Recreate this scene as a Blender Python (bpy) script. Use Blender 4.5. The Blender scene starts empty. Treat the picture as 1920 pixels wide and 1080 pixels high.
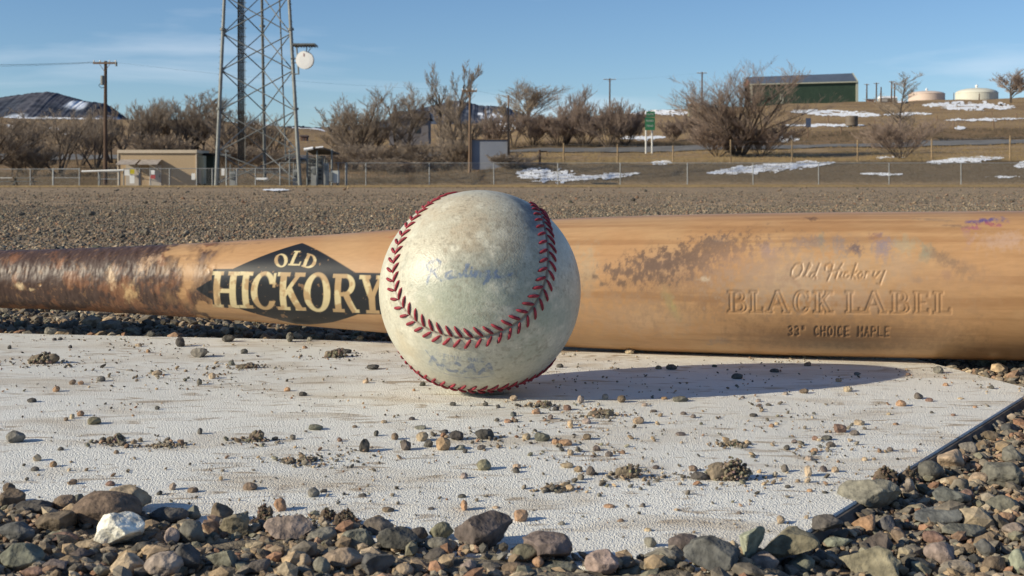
import bpy, math, random
import numpy as np
from math import radians as R_, sin, cos, pi

# ------------------------------------------------------------------ camera, sky, sun, exposure
S = bpy.context.scene
CAMH, F, HZ = 0.0772, 2440.0, 340.0
SC = F/1700.        # far distances are given for a 1700 px lens and stretched by this
cd = bpy.data.cameras.new('camera'); cam = bpy.data.objects.new('camera', cd)
S.collection.objects.link(cam); S.camera = cam
cam.location = (0, 0, CAMH); cam.rotation_euler = (pi/2, 0, 0)
cd.sensor_width = 36; cd.lens = 36*F/1920; cd.shift_y = -(540-HZ)/1920
cd.clip_start = 0.01; cd.clip_end = 20000
cd.dof.use_dof = True; cd.dof.focus_distance = 0.47; cd.dof.aperture_fstop = 90

SUN_EL, SUN_AZ = 23.0, -109.0       # azimuth from +Y, clockwise: the sun stands left and slightly behind the camera
w = bpy.data.worlds.new('World'); S.world = w; w.use_nodes = True
nt = w.node_tree; nt.nodes.clear()
out = nt.nodes.new('ShaderNodeOutputWorld'); bg = nt.nodes.new('ShaderNodeBackground')
sky = nt.nodes.new('ShaderNodeTexSky'); sky.sky_type = 'NISHITA'; sky.sun_disc = False
sky.sun_elevation = R_(SUN_EL); sky.sun_rotation = R_(SUN_AZ)
sky.altitude = 1200; sky.air_density = 1.0; sky.dust_density = 0.0; sky.ozone_density = 5.0
bg.inputs['Strength'].default_value = 0.095
tc = nt.nodes.new('ShaderNodeTexCoord'); mp = nt.nodes.new('ShaderNodeMapping')
mp.inputs['Scale'].default_value = (2.2, 2.2, 16.0); mp.inputs['Rotation'].default_value = (0, R_(4), 0)
nz = nt.nodes.new('ShaderNodeTexNoise'); nz.inputs['Scale'].default_value = 1.6; nz.inputs['Detail'].default_value = 7
nz.inputs['Distortion'].default_value = 0.4
cr = nt.nodes.new('ShaderNodeValToRGB'); cr.color_ramp.elements[0].position = .55; cr.color_ramp.elements[1].position = .88
cr.color_ramp.elements[0].color = (0, 0, 0, 1); cr.color_ramp.elements[1].color = (.55, .55, .55, 1)
mx = nt.nodes.new('ShaderNodeMixRGB'); mx.inputs['Color2'].default_value = (8.2, 8.8, 9.6, 1)
L = nt.links.new
L(tc.outputs['Generated'], mp.inputs['Vector']); L(mp.outputs['Vector'], nz.inputs['Vector']); L(nz.outputs['Fac'], cr.inputs['Fac'])
L(cr.outputs['Color'], mx.inputs['Fac']); L(sky.outputs['Color'], mx.inputs['Color1'])
L(mx.outputs['Color'], bg.inputs['Color']); L(bg.outputs['Background'], out.inputs['Surface'])

sl = bpy.data.lights.new('sun', 'SUN'); sl.energy = 5.0; sl.angle = R_(0.53); sl.color = (1.0, .89, .68)
sun = bpy.data.objects.new('sun', sl); S.collection.objects.link(sun)
el, az = R_(SUN_EL), R_(SUN_AZ)
from mathutils import Vector, Matrix, noise as mnoise
sdir = Vector((sin(az)*cos(el), cos(az)*cos(el), sin(el)))
sun.rotation_euler = sdir.to_track_quat('Z', 'Y').to_euler(); sun.location = (-3, -1, 3)
S.view_settings.view_transform = 'Standard'; S.view_settings.look = 'None'
S.view_settings.exposure = 0.25; S.view_settings.gamma = 1.0
S.cycles.max_bounces = 6

rng = np.random.default_rng(7); random.seed(7)

# ------------------------------------------------------------------ helpers
def fbm(P, scale=1.0, octv=4, seed=0, gain=.5):
    """value-noise fractal, roughly 0..1, P (n,3)"""
    P = np.asarray(P, float)*scale; tot = np.zeros(len(P)); amp = 1.; s = 0.
    for o in range(octv):
        Q = P*(2.03**o)+seed*17.31+o*5.7
        i = np.floor(Q).astype(np.int64); f = Q-i; f = f*f*(3-2*f); v = 0
        for dx in (0, 1):
            for dy in (0, 1):
                for dz in (0, 1):
                    h = ((i[:, 0]+dx)*73856093) ^ ((i[:, 1]+dy)*19349663) ^ ((i[:, 2]+dz)*83492791)
                    h = (h ^ (h >> 13))*1274126177 & 0x7fffffff
                    h = ((h ^ (h >> 16)) & 0xffff)/65535.
                    wgt = (f[:, 0] if dx else 1-f[:, 0])*(f[:, 1] if dy else 1-f[:, 1])*(f[:, 2] if dz else 1-f[:, 2])
                    v = v+h*wgt
        tot += v*amp; s += amp; amp *= gain
    return tot/s
def sst(a, b, x):
    t = np.clip((x-a)/(b-a), 0, 1); return t*t*(3-2*t)
def fastmesh(name, V, Fc, mat=None, parent=None, cols=None, smooth=False, extra=None, mats=None, midx=None):
    V = np.asarray(V, np.float32); Fc = np.asarray(Fc, np.int32); k = Fc.shape[1]
    me = bpy.data.meshes.new(name)
    me.vertices.add(len(V)); me.vertices.foreach_set('co', V.ravel())
    me.loops.add(Fc.size); me.loops.foreach_set('vertex_index', Fc.ravel())
    me.polygons.add(len(Fc)); me.polygons.foreach_set('loop_start', np.arange(0, Fc.size, k, dtype=np.int32))
    me.polygons.foreach_set('loop_total', np.full(len(Fc), k, np.int32))
    me.polygons.foreach_set('use_smooth', np.full(len(Fc), smooth, bool))
    if cols is not None:
        a = me.color_attributes.new('Col', 'FLOAT_COLOR', 'POINT')
        c = np.ones((len(V), 4), np.float32); c[:, :3] = cols; a.data.foreach_set('color', c.ravel())
    for n_, arr in (extra or {}).items():
        a = me.attributes.new(n_, 'FLOAT', 'POINT'); a.data.foreach_set('value', np.asarray(arr, np.float32))
    if mat: me.materials.append(mat)
    me.update(); me.validate()
    o = bpy.data.objects.new(name, me); S.collection.objects.link(o)
    if parent: o.parent = parent
    return o
def tag(o, label=None, cat=None, group=None, kind=None):
    if label: o['label'] = label
    if cat: o['category'] = cat
    if group: o['group'] = group
    if kind: o['kind'] = kind
    return o
def empty(name, loc, label, cat, group=None, rz=0):
    o = bpy.data.objects.new(name, None); S.collection.objects.link(o); o.location = loc; o.rotation_euler = (0, 0, rz)
    o.empty_display_size = .1
    return tag(o, label, cat, group)
class MB:
    """collects boxes, cylinders and tubes and links them as one mesh"""
    def __init__(s): s.v = []; s.f = []
    def add(s, V, Fc):
        n = len(s.v); s.v += [tuple(p) for p in V]; s.f += [tuple(i+n for i in q) for q in Fc]; return s
    def box(s, x0, x1, y0, y1, z0, z1):
        V = [(x, y, z) for z in (z0, z1) for y in (y0, y1) for x in (x0, x1)]
        return s.add(V, [(0, 2, 3, 1), (4, 5, 7, 6), (0, 1, 5, 4), (2, 6, 7, 3), (0, 4, 6, 2), (1, 3, 7, 5)])
    def tube(s, a, b, r, r2=None, n=8):
        a = Vector(a); b = Vector(b); r2 = r if r2 is None else r2
        d = (b-a).normalized(); u = d.orthogonal().normalized(); v = d.cross(u)
        V = [p+(u*cos(2*pi*i/n)+v*sin(2*pi*i/n))*q for p, q in ((a, r), (b, r2)) for i in range(n)]
        Fc = [(i, (i+1) % n, n+(i+1) % n, n+i) for i in range(n)]+[tuple(range(n))[::-1], tuple(range(n, 2*n))]
        return s.add(V, Fc)
    def prism(s, pts, y0, y1):                       # outline in x,z pushed from y0 to y1
        n = len(pts); V = [(x, y0, z) for x, z in pts]+[(x, y1, z) for x, z in pts]
        return s.add(V, [tuple(range(n)), tuple(range(2*n-1, n-1, -1))]+[(i, n+i, n+(i+1) % n, (i+1) % n) for i in range(n)])
    def lathe(s, prof, n=32, c=(0, 0, 0)):
        V = [(c[0]+r*cos(2*pi*i/n), c[1]+r*sin(2*pi*i/n), c[2]+z) for r, z in prof for i in range(n)]
        Fc = [(k*n+i, k*n+(i+1) % n, (k+1)*n+(i+1) % n, (k+1)*n+i) for k in range(len(prof)-1) for i in range(n)]
        return s.add(V, Fc)
    def build(s, name, mat, parent=None, smooth=False, bevel=0):
        me = bpy.data.meshes.new(name); me.from_pydata(s.v, [], s.f); me.materials.append(mat)
        if smooth:
            for p in me.polygons: p.use_smooth = len(p.vertices) <= 4
        me.update(); o = bpy.data.objects.new(name, me); S.collection.objects.link(o)
        if parent:
            o.parent = parent; o.location = (-parent.location[0], -parent.location[1], -parent.location[2])
        if bevel:
            m = o.modifiers.new('b', 'BEVEL'); m.width = bevel; m.segments = 2
        return o
def mat(name, c1, c2=None, scale=5., rough=.8, bump=0., bscale=None, metal=0., attr=False, detail=6, stretch=(1, 1, 1),
        spec=.3, coords='Object', bdist=.01, lo=.35, hi=.65, third=None):
    m = bpy.data.materials.new(name); m.use_nodes = True; t = m.node_tree; b = t.nodes['Principled BSDF']; l = t.links.new
    b.inputs['Roughness'].default_value = rough; b.inputs['Metallic'].default_value = metal
    b.inputs['Specular IOR Level'].default_value = spec
    tcn = t.nodes.new('ShaderNodeTexCoord'); mpn = t.nodes.new('ShaderNodeMapping'); mpn.inputs['Scale'].default_value = stretch
    l(tcn.outputs[coords], mpn.inputs['Vector'])
    n = t.nodes.new('ShaderNodeTexNoise'); n.inputs['Scale'].default_value = scale; n.inputs['Detail'].default_value = detail
    l(mpn.outputs['Vector'], n.inputs['Vector'])
    c2 = c2 or tuple(x*.8 for x in c1)
    rp = t.nodes.new('ShaderNodeValToRGB'); e = rp.color_ramp.elements
    e[0].position = lo; e[1].position = hi; e[0].color = (*c2, 1); e[1].color = (*c1, 1)
    if third:
        k = e.new((lo+hi)/2); k.color = (*third, 1)
    l(n.outputs['Fac'], rp.inputs['Fac']); colout = rp.outputs['Color']
    if attr:
        a = t.nodes.new('ShaderNodeAttribute'); a.attribute_name = 'Col'
        x = t.nodes.new('ShaderNodeMixRGB'); x.blend_type = 'MULTIPLY'; x.inputs['Fac'].default_value = 1
        l(a.outputs['Color'], x.inputs['Color1']); l(colout, x.inputs['Color2']); colout = x.outputs['Color']
    l(colout, b.inputs['Base Color'])
    if bump:
        n2 = t.nodes.new('ShaderNodeTexNoise'); n2.inputs['Scale'].default_value = bscale or scale*2; n2.inputs['Detail'].default_value = 8
        l(mpn.outputs['Vector'], n2.inputs['Vector'])
        bp = t.nodes.new('ShaderNodeBump'); bp.inputs['Strength'].default_value = bump; bp.inputs['Distance'].default_value = bdist
        l(n2.outputs['Fac'], bp.inputs['Height']); l(bp.outputs['Normal'], b.inputs['Normal'])
    return m
def W(px, py, z=0.):
    """point of the photo on the level z"""
    y = F*(CAMH-z)/(py-HZ); return (px-960)*y/F, y
def XZ(px, py, d): return (px-960)*d/1700., CAMH-(py-HZ)*d/1700.
def proj(P):
    y = np.maximum(P[:, 1], 1e-3); return 960+F*P[:, 0]/y, HZ+F*(CAMH-P[:, 2])/y

# ------------------------------------------------------------------ terrain
KX = np.array([-1200, 0, 400, 620, 760, 900, 1000, 1250, 1500, 1700, 1920, 3100.])
ROWS = [
 (75,  [350, 350, 350, 350, 348.5, 347.5, 347, 347, 347, 347, 347, 347]),
 (82,  [349, 349, 349, 348, 347, 346, 346, 346, 346, 346, 346, 346]),
 (92,  [338, 338, 338, 336, 331, 322, 308, 306, 304, 302, 301, 299]),
 (110, [325, 325, 322, 322, 318, 308, 302, 300, 298, 297, 295, 293]),
 (128, [303, 299, 300, 300, 297, 292, 286, 285, 280, 275, 271, 268]),
 (138, [297, 291, 293, 292, 289, 284, 278, 276, 272, 267, 262, 258]),
 (150, [290, 286, 286, 284, 280, 277, 270, 267, 253, 248, 244, 240]),
 (220, [262, 262, 262, 262, 262, 256, 246, 236, 224, 217, 212, 205]),
 (330, [221, 221, 226, 246, 236, 230, 225, 207, 193, 190, 186, 184]),
 (420, [224, 224, 230, 250, 242, 236, 230, 211, 196, 192, 184, 182]),
 (600, [260, 260, 265, 270, 265, 260, 250, 235, 215, 210, 200, 200])]
RD = np.array([-500, 4, 30, 60]+[r[0] for r in ROWS]+[1500, 20000.])
RZ = np.array([[-.0035]*12, [-.0035]*12, [-.10]*12, [-.24]*12] +
              [[CAMH-(p-HZ)*d/1700. for p in r] for d, r in ROWS]+[[-15.]*12, [-30.]*12])
def H(x, y):
    x = np.atleast_1d(np.asarray(x, float)); y = np.atleast_1d(np.asarray(y, float))
    u = np.clip(960+F*x/np.maximum(np.abs(y), 20), KX[0], KX[-1])
    P = np.stack([x, y/SC, x*0], 1); y = y/SC
    zr = np.stack([np.interp(u, KX, r) for r in RZ]); k = np.clip(np.searchsorted(RD, y)-1, 0, len(RD)-2)
    t = np.clip((y-RD[k])/(RD[k+1]-RD[k]), 0, 1); i = np.arange(len(u))
    z = zr[k, i]*(1-t)+zr[k+1, i]*t
    a = sst(82, 92, y)
    z = z+(fbm(P, .11, 4, 3)-.5)*(.7*a+sst(200, 330, y)*1.2)+(fbm(P, .6, 3, 5)-.5)*(.02*sst(5, 40, y)+.25*a)
    z = z+(fbm(P, 2.2, 3, 8)-.5)*.012*sst(1.5, 6, y)
    return z
DS = np.concatenate([np.arange(.2, 5, .05), np.arange(5, 80, .5), np.arange(80, 160, .25), np.arange(160, 430, 1.)])
_gc = {}
def gd(px, py, dmin=0):
    """distance at which the ground shows at this pixel"""
    k = round(px/4)*4
    if k not in _gc:
        zz = H((k-960)*DS/1700., DS*SC); _gc[k] = HZ+1700.*(CAMH-zz)/DS
    c = _gc[k]; ok = np.where((c <= py) & (DS >= dmin))[0]
    return float(DS[ok[0]]) if len(ok) else 330.
def gz(x, d): return float(H([x], [d*SC])[0])      # d is a nominal distance

ys = np.concatenate([np.linspace(-3, 3, 50), np.geomspace(3.15, 76, 70), np.arange(77, 165, .8)*1., np.geomspace(166, 7000, 90)]); ys = np.where(ys > 3.1, ys*SC, ys)
xp = np.concatenate([np.linspace(0, 2, 14), np.geomspace(2.3, 30, 22), np.arange(32, 260, 2.5), np.geomspace(265, 5000, 30)])
xs = np.concatenate([-xp[:0:-1], xp]); nx, ny = len(xs), len(ys)
GX, GY = np.meshgrid(xs, ys); gx, gy = GX.ravel(), GY.ravel(); V = np.stack([gx, gy, H(gx, gy)], 1)
ii = (np.arange(ny-1)[:, None]*nx+np.arange(nx-1)[None]).ravel(); Q = np.stack([ii, ii+1, ii+nx+1, ii+nx], 1)
P0 = np.stack([gx, gy, 0*gx], 1); gyw = gy; gy = gy/SC; n1 = fbm(P0, .08, 5, 1); n2 = fbm(P0, .9, 3, 2); u_ = 960+F*gx/np.maximum(gyw, 1)
dirt = np.array([.34, .28, .21]); gold = np.array([.34, .265, .165]); olive = np.array([.155, .125, .085]); brown = np.array([.25, .19, .125])
col = np.tile(dirt, (len(gx), 1))
def lay(c, c2, m):
    m = np.clip(m, 0, 1)[:, None]; return c*(1-m)+c2*m
col = lay(col, np.array([.33, .275, .205]), sst(2, 6, gy))
col = lay(col, gold*.8, sst(16, 24, gy+(n1-.5)*16))
col = lay(col, olive, sst(82.5, 84, gy))
right = sst(900, 980, u_)
col = lay(col, gold, sst(91, 94, gy)*right*sst(.2, .6, n2)); col = lay(col, brown, sst(91, 94, gy)*(1-right))
col = lay(col, brown*.85, sst(138, 140, gy)*(1-sst(158, 166, gy)))
col = lay(col, gold*.95, sst(160, 170, gy)*sst(.40, .56, n1)); col = lay(col, brown, sst(160, 170, gy)*(1-sst(.40, .56, n1)))
col = lay(col, brown*.9, sst(600, 1200, gy))
m_ground = mat('ground soil and dry grass', (1.25, 1.2, 1.15), (.62, .62, .62), scale=3.2, rough=.95, bump=.7, bscale=9, attr=True, detail=12, bdist=.06, lo=.3, hi=.7, spec=.1)
# fine gravel grain close to the camera
t = m_ground.node_tree; b = t.nodes['Principled BSDF']
vor = t.nodes.new('ShaderNodeTexVoronoi'); vor.inputs['Scale'].default_value = 260
vor2 = t.nodes.new('ShaderNodeTexVoronoi'); vor2.inputs['Scale'].default_value = 130
tcn = t.nodes.new('ShaderNodeTexCoord'); t.links.new(tcn.outputs['Object'], vor.inputs['Vector']); t.links.new(tcn.outputs['Object'], vor2.inputs['Vector'])
mxx = t.nodes.new('ShaderNodeMixRGB'); mxx.blend_type = 'MULTIPLY'; mxx.inputs['Fac'].default_value = .75
src = b.inputs['Base Color'].links[0].from_socket
rp = t.nodes.new('ShaderNodeValToRGB'); rp.color_ramp.elements[0].color = (.45, .42, .4, 1); rp.color_ramp.elements[1].color = (1.5, 1.35, 1.2, 1)
t.links.new(vor.outputs['Color'], rp.inputs['Fac']); t.links.new(src, mxx.inputs['Color1']); t.links.new(rp.outputs['Color'], mxx.inputs['Color2'])
t.links.new(mxx.outputs['Color'], b.inputs['Base Color'])
bp1 = [n for n in t.nodes if n.type == 'BUMP'][0]
bp2 = t.nodes.new('ShaderNodeBump'); bp2.inputs['Strength'].default_value = .8; bp2.inputs['Distance'].default_value = .003; bp2.invert = True
t.links.new(vor2.outputs['Distance'], bp2.inputs['Height']); t.links.new(bp1.outputs['Normal'], bp2.inputs['Normal']); t.links.new(bp2.outputs['Normal'], b.inputs['Normal'])
ground = fastmesh('ground', V, Q, m_ground, cols=col, smooth=True); tag(ground, kind='structure')

# road: a sheet laid over the slope
def strip(name, d0, d1, k0, k1, m, dz=.05, n=140, nd=6, **kw):
    us = np.linspace(k0, k1, n); ds = np.linspace(d0, d1, nd); U, Dd = np.meshgrid(us, ds); X = ((U-960)*Dd/1700.).ravel(); Y = Dd.ravel()*SC
    # level across its width, following the ground along it
    Z = np.stack([H(X, Y)]).ravel()+dz
    i = (np.arange(nd-1)[:, None]*n+np.arange(n-1)[None]).ravel()
    return fastmesh(name, np.stack([X, Y, Z], 1), np.stack([i, i+1, i+n+1, i+n], 1), m, smooth=True)
m_road = mat('worn asphalt', (.19, .185, .18), (.13, .128, .125), scale=.4, rough=.9, bump=.2, spec=.2)
tag(strip('road', 128.5, 137.5, -900, 2900, m_road, .12, 300, 12), kind='structure')

# snow lying in patches
m_snow = mat('old snow', (.90, .92, .95), (.78, .80, .84), scale=1.5, rough=.7, bump=.4, bscale=4, bdist=.05)
def snow(polys):
    V, Q = [], []
    for (x0, x1, y0, y1, slope, thr, seed, dm) in polys:
        # ellipse-like patch leaning with slope, ragged edge by noise
        nxp = max(int((x1-x0)/1.0), 4); nyp = max(int((y1-y0)/.45), 3)
        us = np.linspace(x0, x1, nxp); vs = np.linspace(0, 1, nyp); grid = -np.ones((nyp, nxp), int)
        for j, v_ in enumerate(vs):
            for i, u in enumerate(us):
                s = (u-x0)/(x1-x0); py = y0+(y1-y0)*v_
                cy = (y0+y1)/2+slope*(s-.5); half = (y1-y0-abs(slope))*.5*max(1-abs(2*s-1)**2.2, 0)**.7
                q = mnoise.noise(Vector((u*.045, py*.16, seed)))*1.0+mnoise.noise(Vector((u*.14, py*.35, seed+9)))*.8+mnoise.noise(Vector((u*.4, py*.9, seed+5)))*.45
                if abs(py-cy) < half*(1+q*thr):
                    d = gd(u, py, dm); x = (u-960)*d/1700.; grid[j, i] = len(V); V.append((x, d*SC, 0))
        for j in range(nyp-1):
            for i in range(nxp-1):
                a, b_, c, d_ = grid[j, i], grid[j, i+1], grid[j+1, i+1], grid[j+1, i]
                if min(a, b_, c, d_) >= 0: Q.append((d_, c, b_, a))
    V = np.array(V); V[:, 2] = H(V[:, 0], V[:, 1])+np.where(V[:, 1] > 90, .07, .012)
    return fastmesh('snow', V, Q, m_snow, smooth=True)
sn = snow([(965, 1090, 316, 345, 6, 1.3, 1, 80), (1030, 1202, 321, 346, -14, .9, 2, 80), (1218, 1262, 302, 311, 0, .7, 3, 80), (985, 1030, 316, 327, 0, 1.2, 14, 80),
           (1322, 1568, 298, 334, -20, .6, 4, 80), (1735, 1885, 291, 312, -9, .5, 5, 80), (1900, 1960, 298, 320, -8, .5, 6, 80),
           (1455, 1500, 255, 268, 0, 1.3, 7, 138), (1475, 1655, 203, 223, 8, .5, 8, 150), (1655, 1750, 210, 219, -2, 1.2, 9, 150), (1728, 1906, 190, 209, 3, 1.3, 10, 200),
           (1768, 1925, 220, 229, -4, 1.1, 11, 150), (1470, 1625, 232, 239, 0, 1.0, 12, 150), (1788, 1812, 237, 244, 0, .6, 13, 150), 
           (545, 640, 234, 250, 8, .3, 15, 200), (0, 232, 218, 225, 1, .5, 16, 250), (120, 140, 248, 256, 0, .8, 17, 150), (10, 36, 230, 241, 2, .8, 18, 150),
           (85, 115, 239, 246, 0, .9, 23, 150), (430, 560, 226, 238, 5, .4, 22, 200),
           (1170, 1300, 205, 218, 1, .9, 19, 200), (905, 985, 222, 246, 2, 1.2, 20, 150), (1160, 1250, 254, 264, -2, .9, 24, 140), (1680, 1700, 188, 194, 0, .5, 25, 200),
           (1840, 1920, 331, 336, -2, 1.6, 27, 80), (1612, 1695, 325, 331, 1, 1.6, 28, 80), (490, 545, 355.5, 360.5, 0, .6, 29, 5), (1640, 1700, 294, 299, 0, 1, 30, 80)])
tag(sn, kind='structure')

# distant mountains with depth, blue haze mixed into their forest colours
def mountain(name, d, knots, cs, snowy, depth=900):
    px = np.linspace(knots[0][0], knots[-1][0], 400); ky = np.interp(px, [k[0] for k in knots], [k[1] for k in knots])
    ky = ky+(fbm(np.stack([px, px*0, px*0], 1), .35, 3, 3)-.5)*3.2; top = CAMH-(ky-HZ)*d/1700.; V = []; nrow = 70
    for j in range(nrow):
        t_ = j/(nrow-1)*2-1
        x = (px-960)*d/1700.; y = np.full_like(x, d*SC)+t_*depth; prof = 1-abs(t_)**1.2
        P = np.stack([x, y, x*0], 1)
        z = -30+(top+30)*prof+(fbm(P, .003, 3, 4, .5)-.5)*70*prof*min(abs(t_)*3+.07, 1); V.append(np.stack([x, y, z], 1))
    V = np.concatenate(V); n = 400; i = (np.arange(nrow-1)[:, None]*n+np.arange(n-1)[None]).ravel()
    nf = fbm(V*np.array([1, .4, 1.]), .008, 3, 6, .6); c = np.where((nf > .5)[:, None], np.array(cs[0]), np.array(cs[1]))
    sm = sst(snowy, snowy+.05, fbm(V*np.array([1, .3, 2.2]), .0060, 4, 13, .6)-.0004*(V[:, 2]-200))
    c = lay(c, np.array([.75, .8, .88]), sm)
    o = fastmesh(name, V, np.stack([i, i+1, i+n+1, i+n], 1), m_mtn, cols=c, smooth=True); tag(o, kind='structure')
m_mtn = mat('haze-tinted forested mountain', (1.2, 1.2, 1.2), (.6, .62, .66), scale=.03, rough=1, attr=True, bump=.6, bscale=.02, bdist=12, spec=0)
mountain('mountain', 3600, [(-420, 235), (-200, 200), (0, 182), (40, 176), (72, 171), (100, 171), (125, 178), (160, 188), (198, 193), (215, 205), (235, 220), (262, 236), (300, 245)], ((.065, .075, .10), (.095, .10, .125)), .545)
mountain('mountain', 5200, [(640, 260), (700, 236), (770, 206), (815, 196), (845, 189), (862, 188), (885, 193), (905, 197), (925, 197), (945, 199), (970, 208), (1010, 225), (1060, 250)], ((.07, .085, .12), (.09, .10, .13)), .58)
mountain('distant_ridge', 4300, [(440, 260), (500, 238), (560, 235), (590, 238), (640, 237), (680, 234), (720, 245), (780, 262)], ((.05, .07, .10), (.06, .07, .10)), .72, 500)

# ------------------------------------------------------------------ stones
def ico(sub):
    import bmesh
    bm = bmesh.new(); bmesh.ops.create_icosphere(bm, subdivisions=sub, radius=1.0)
    V = np.array([v.co[:] for v in bm.verts]); Fc = np.array([[v.index for v in f.verts] for f in bm.faces]); bm.free()
    return V/np.linalg.norm(V, axis=1)[:, None], Fc
ICO = {k: ico(k) for k in (1, 2, 3, 5)}
def rock(sub, r, angular=.6, seed=0):
    V, Fc = ICO[sub]; V = V.copy()
    for _ in range(int(3+angular*14)):
        n = r.normal(size=3); n /= np.linalg.norm(n); d = 1-angular*r.uniform(.12, .72)
        V -= np.maximum(V@n-d, 0)[:, None]*n*.97
    a = 1+(fbm(V, 1.2, 3, seed)-.5)*.35
    if sub >= 3: a = a+(fbm(V, 4, 5, seed+3, .6)-.5)*.20*(.08+angular)
    V = V*a[:, None]; V -= (V.max(0)+V.min(0))/2; V /= (V.max(0)-V.min(0))/2
    return V, Fc
m_stone = mat('stone', (1.3, 1.28, 1.24), (.62, .62, .62), scale=420, rough=.9, attr=True, bump=.7, bscale=900, bdist=.0007, spec=.25, detail=5)
m_grav = mat('gravel grains', (1.25, 1.22, 1.18), (.62, .62, .62), scale=420, rough=.9, attr=True, bump=.6, bscale=1100, bdist=.0005, spec=.2, detail=4)
C_ = dict(gy=(.20, .185, .155), dg=(.10, .092, .082), br=(.20, .145, .10), tn=(.42, .32, .21), rd=(.24, .145, .11), pk=(.34, .265, .22),
          gn=(.165, .163, .13), bl=(.125, .125, .12), ol=(.22, .195, .13), og=(.38, .23, .13), wh=(.78, .72, .58), pu=(.155, .125, .11), cl=(.19, .155, .115), pg=(.30, .31, .23))
WORD = dict(gy='grey', dg='charcoal', br='brown', tn='tan', rd='reddish', pk='pinkish', gn='grey-green', bl='blue-grey', ol='olive', og='orange', wh='cream', pu='purplish', cl='earthy', pg='pale green')
def place_words(px, py): return '%d percent across, %d percent down' % (round(px/19.2), round(py/10.8))
seenpos = set()
def stone(px, py, wpx, hpx, c, ang=.6, zb=0., name='stone', where='in the gravel', group='stones lying in the gravel', sub=3, rot=None):
    """px,py is the middle of the stone in the photo; zb the level it stands on"""
    yb = py+hpx*.42
    x, y = W(px, yb, zb); s = y/F; y2 = y+wpx*s*.28; sx = wpx*s/2; sz = hpx*s/2; sy = (sx*.6+sz*.55)
    V, Fc = rock(sub, rng, ang, int(rng.integers(1000))); th = rng.uniform(-.5, .5) if rot is None else rot
    ax = rng.uniform(-.25, .25)
    Rm = np.array([[cos(ax), 0, sin(ax)], [0, 1, 0], [-sin(ax), 0, cos(ax)]]); V = V@Rm.T
    V -= (V.max(0)+V.min(0))/2; V /= (V.max(0)-V.min(0))/2; V = V*np.array([sx, sy, sz])
    k = fbm(V, 6/max(sx, 1e-4)/3, 3, 5); base = np.array(C_[c])*(.8+.35*rng.random())*(1+.022*rng.normal(size=3)); base = base*.85+base.mean()*.15
    cols = base*(.75+.5*k)[:, None]
    o = fastmesh(name, V, Fc, m_stone, cols=cols, smooth=ang < .45); o.location = (x, y2, zb+sz*.9)
    if ang >= .45 and sub >= 3:
        for p in o.data.polygons: p.use_smooth = True
    size = 'large' if wpx > 80 else 'medium' if wpx > 45 else 'small' if wpx > 18 else 'tiny'
    shp = 'smooth rounded' if ang < .4 else 'angular'
    key = (round(px/19.2), round(py/10.8))
    while key in seenpos: key = (key[0], key[1]+1)
    seenpos.add(key)
    tag(o, '%s %s %s %s %s, %d percent across, %d percent down' % (size, shp, WORD[c], name, where, key[0], key[1]), name, group)
    return o
DUST = []
def clod(px, py, wpx, hpx, n0_, zb=0., tone=(.19, .155, .115), where='lying on the white plate'):
    """a clump of soil: many little grains stuck together"""
    yb = py+hpx*.45; x, y = W(px, yb, zb); s = y/F; VV, FF, CC = [], [], []; off = 0
    for k in range(int(n0_*2.4)):
        p = rng.normal(size=3); p /= np.linalg.norm(p); p *= rng.random()**.45; p[2] = abs(p[2])*(1-.35*abs(p[0]))+(p[0]*.25)
        c = np.array([p[0]*wpx*s*.46, p[1]*wpx*s*.25, max(p[2], 0)*hpx*s*.85]); r = s*rng.uniform(1.4, 3.9)*(1 if hpx > 18 else .8)
        V, Fc = rock(1, rng, .5, k); VV.append(V*r*rng.uniform(.7, 1.2, 3)+c); FF.append(Fc+off); off += len(V)
        CC.append(np.tile(np.array(tone)*rng.uniform(.7, 1.5)*(1+.08*rng.normal(size=3)), (len(V), 1)))
    for k in range(5):
        V, Fc = rock(3, rng, .5, 70+k); q = rng.uniform(-.28, .28)
        VV.append(V*np.array([wpx*s*rng.uniform(.16, .26), wpx*s*.15, hpx*s*rng.uniform(.26, .40)])+np.array([q*wpx*s, rng.uniform(-.05, .05)*wpx*s, hpx*s*(.30+.2*q)])); FF.append(Fc+off); off += len(V)
        CC.append(np.tile(np.array(tone)*rng.uniform(.85, 1.15), (len(V), 1)))
    DUST.append((x, y+wpx*s*.2, wpx*s*.8))
    o = fastmesh('soil_clod', np.concatenate(VV), np.concatenate(FF), m_stone, cols=np.concatenate(CC)); o.location = (x, y+wpx*s*.2, zb)
    return tag(o, 'brown soil clod %s, %s' % (where, place_words(px, py)), 'clod', 'crumbly clods of soil')

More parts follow.
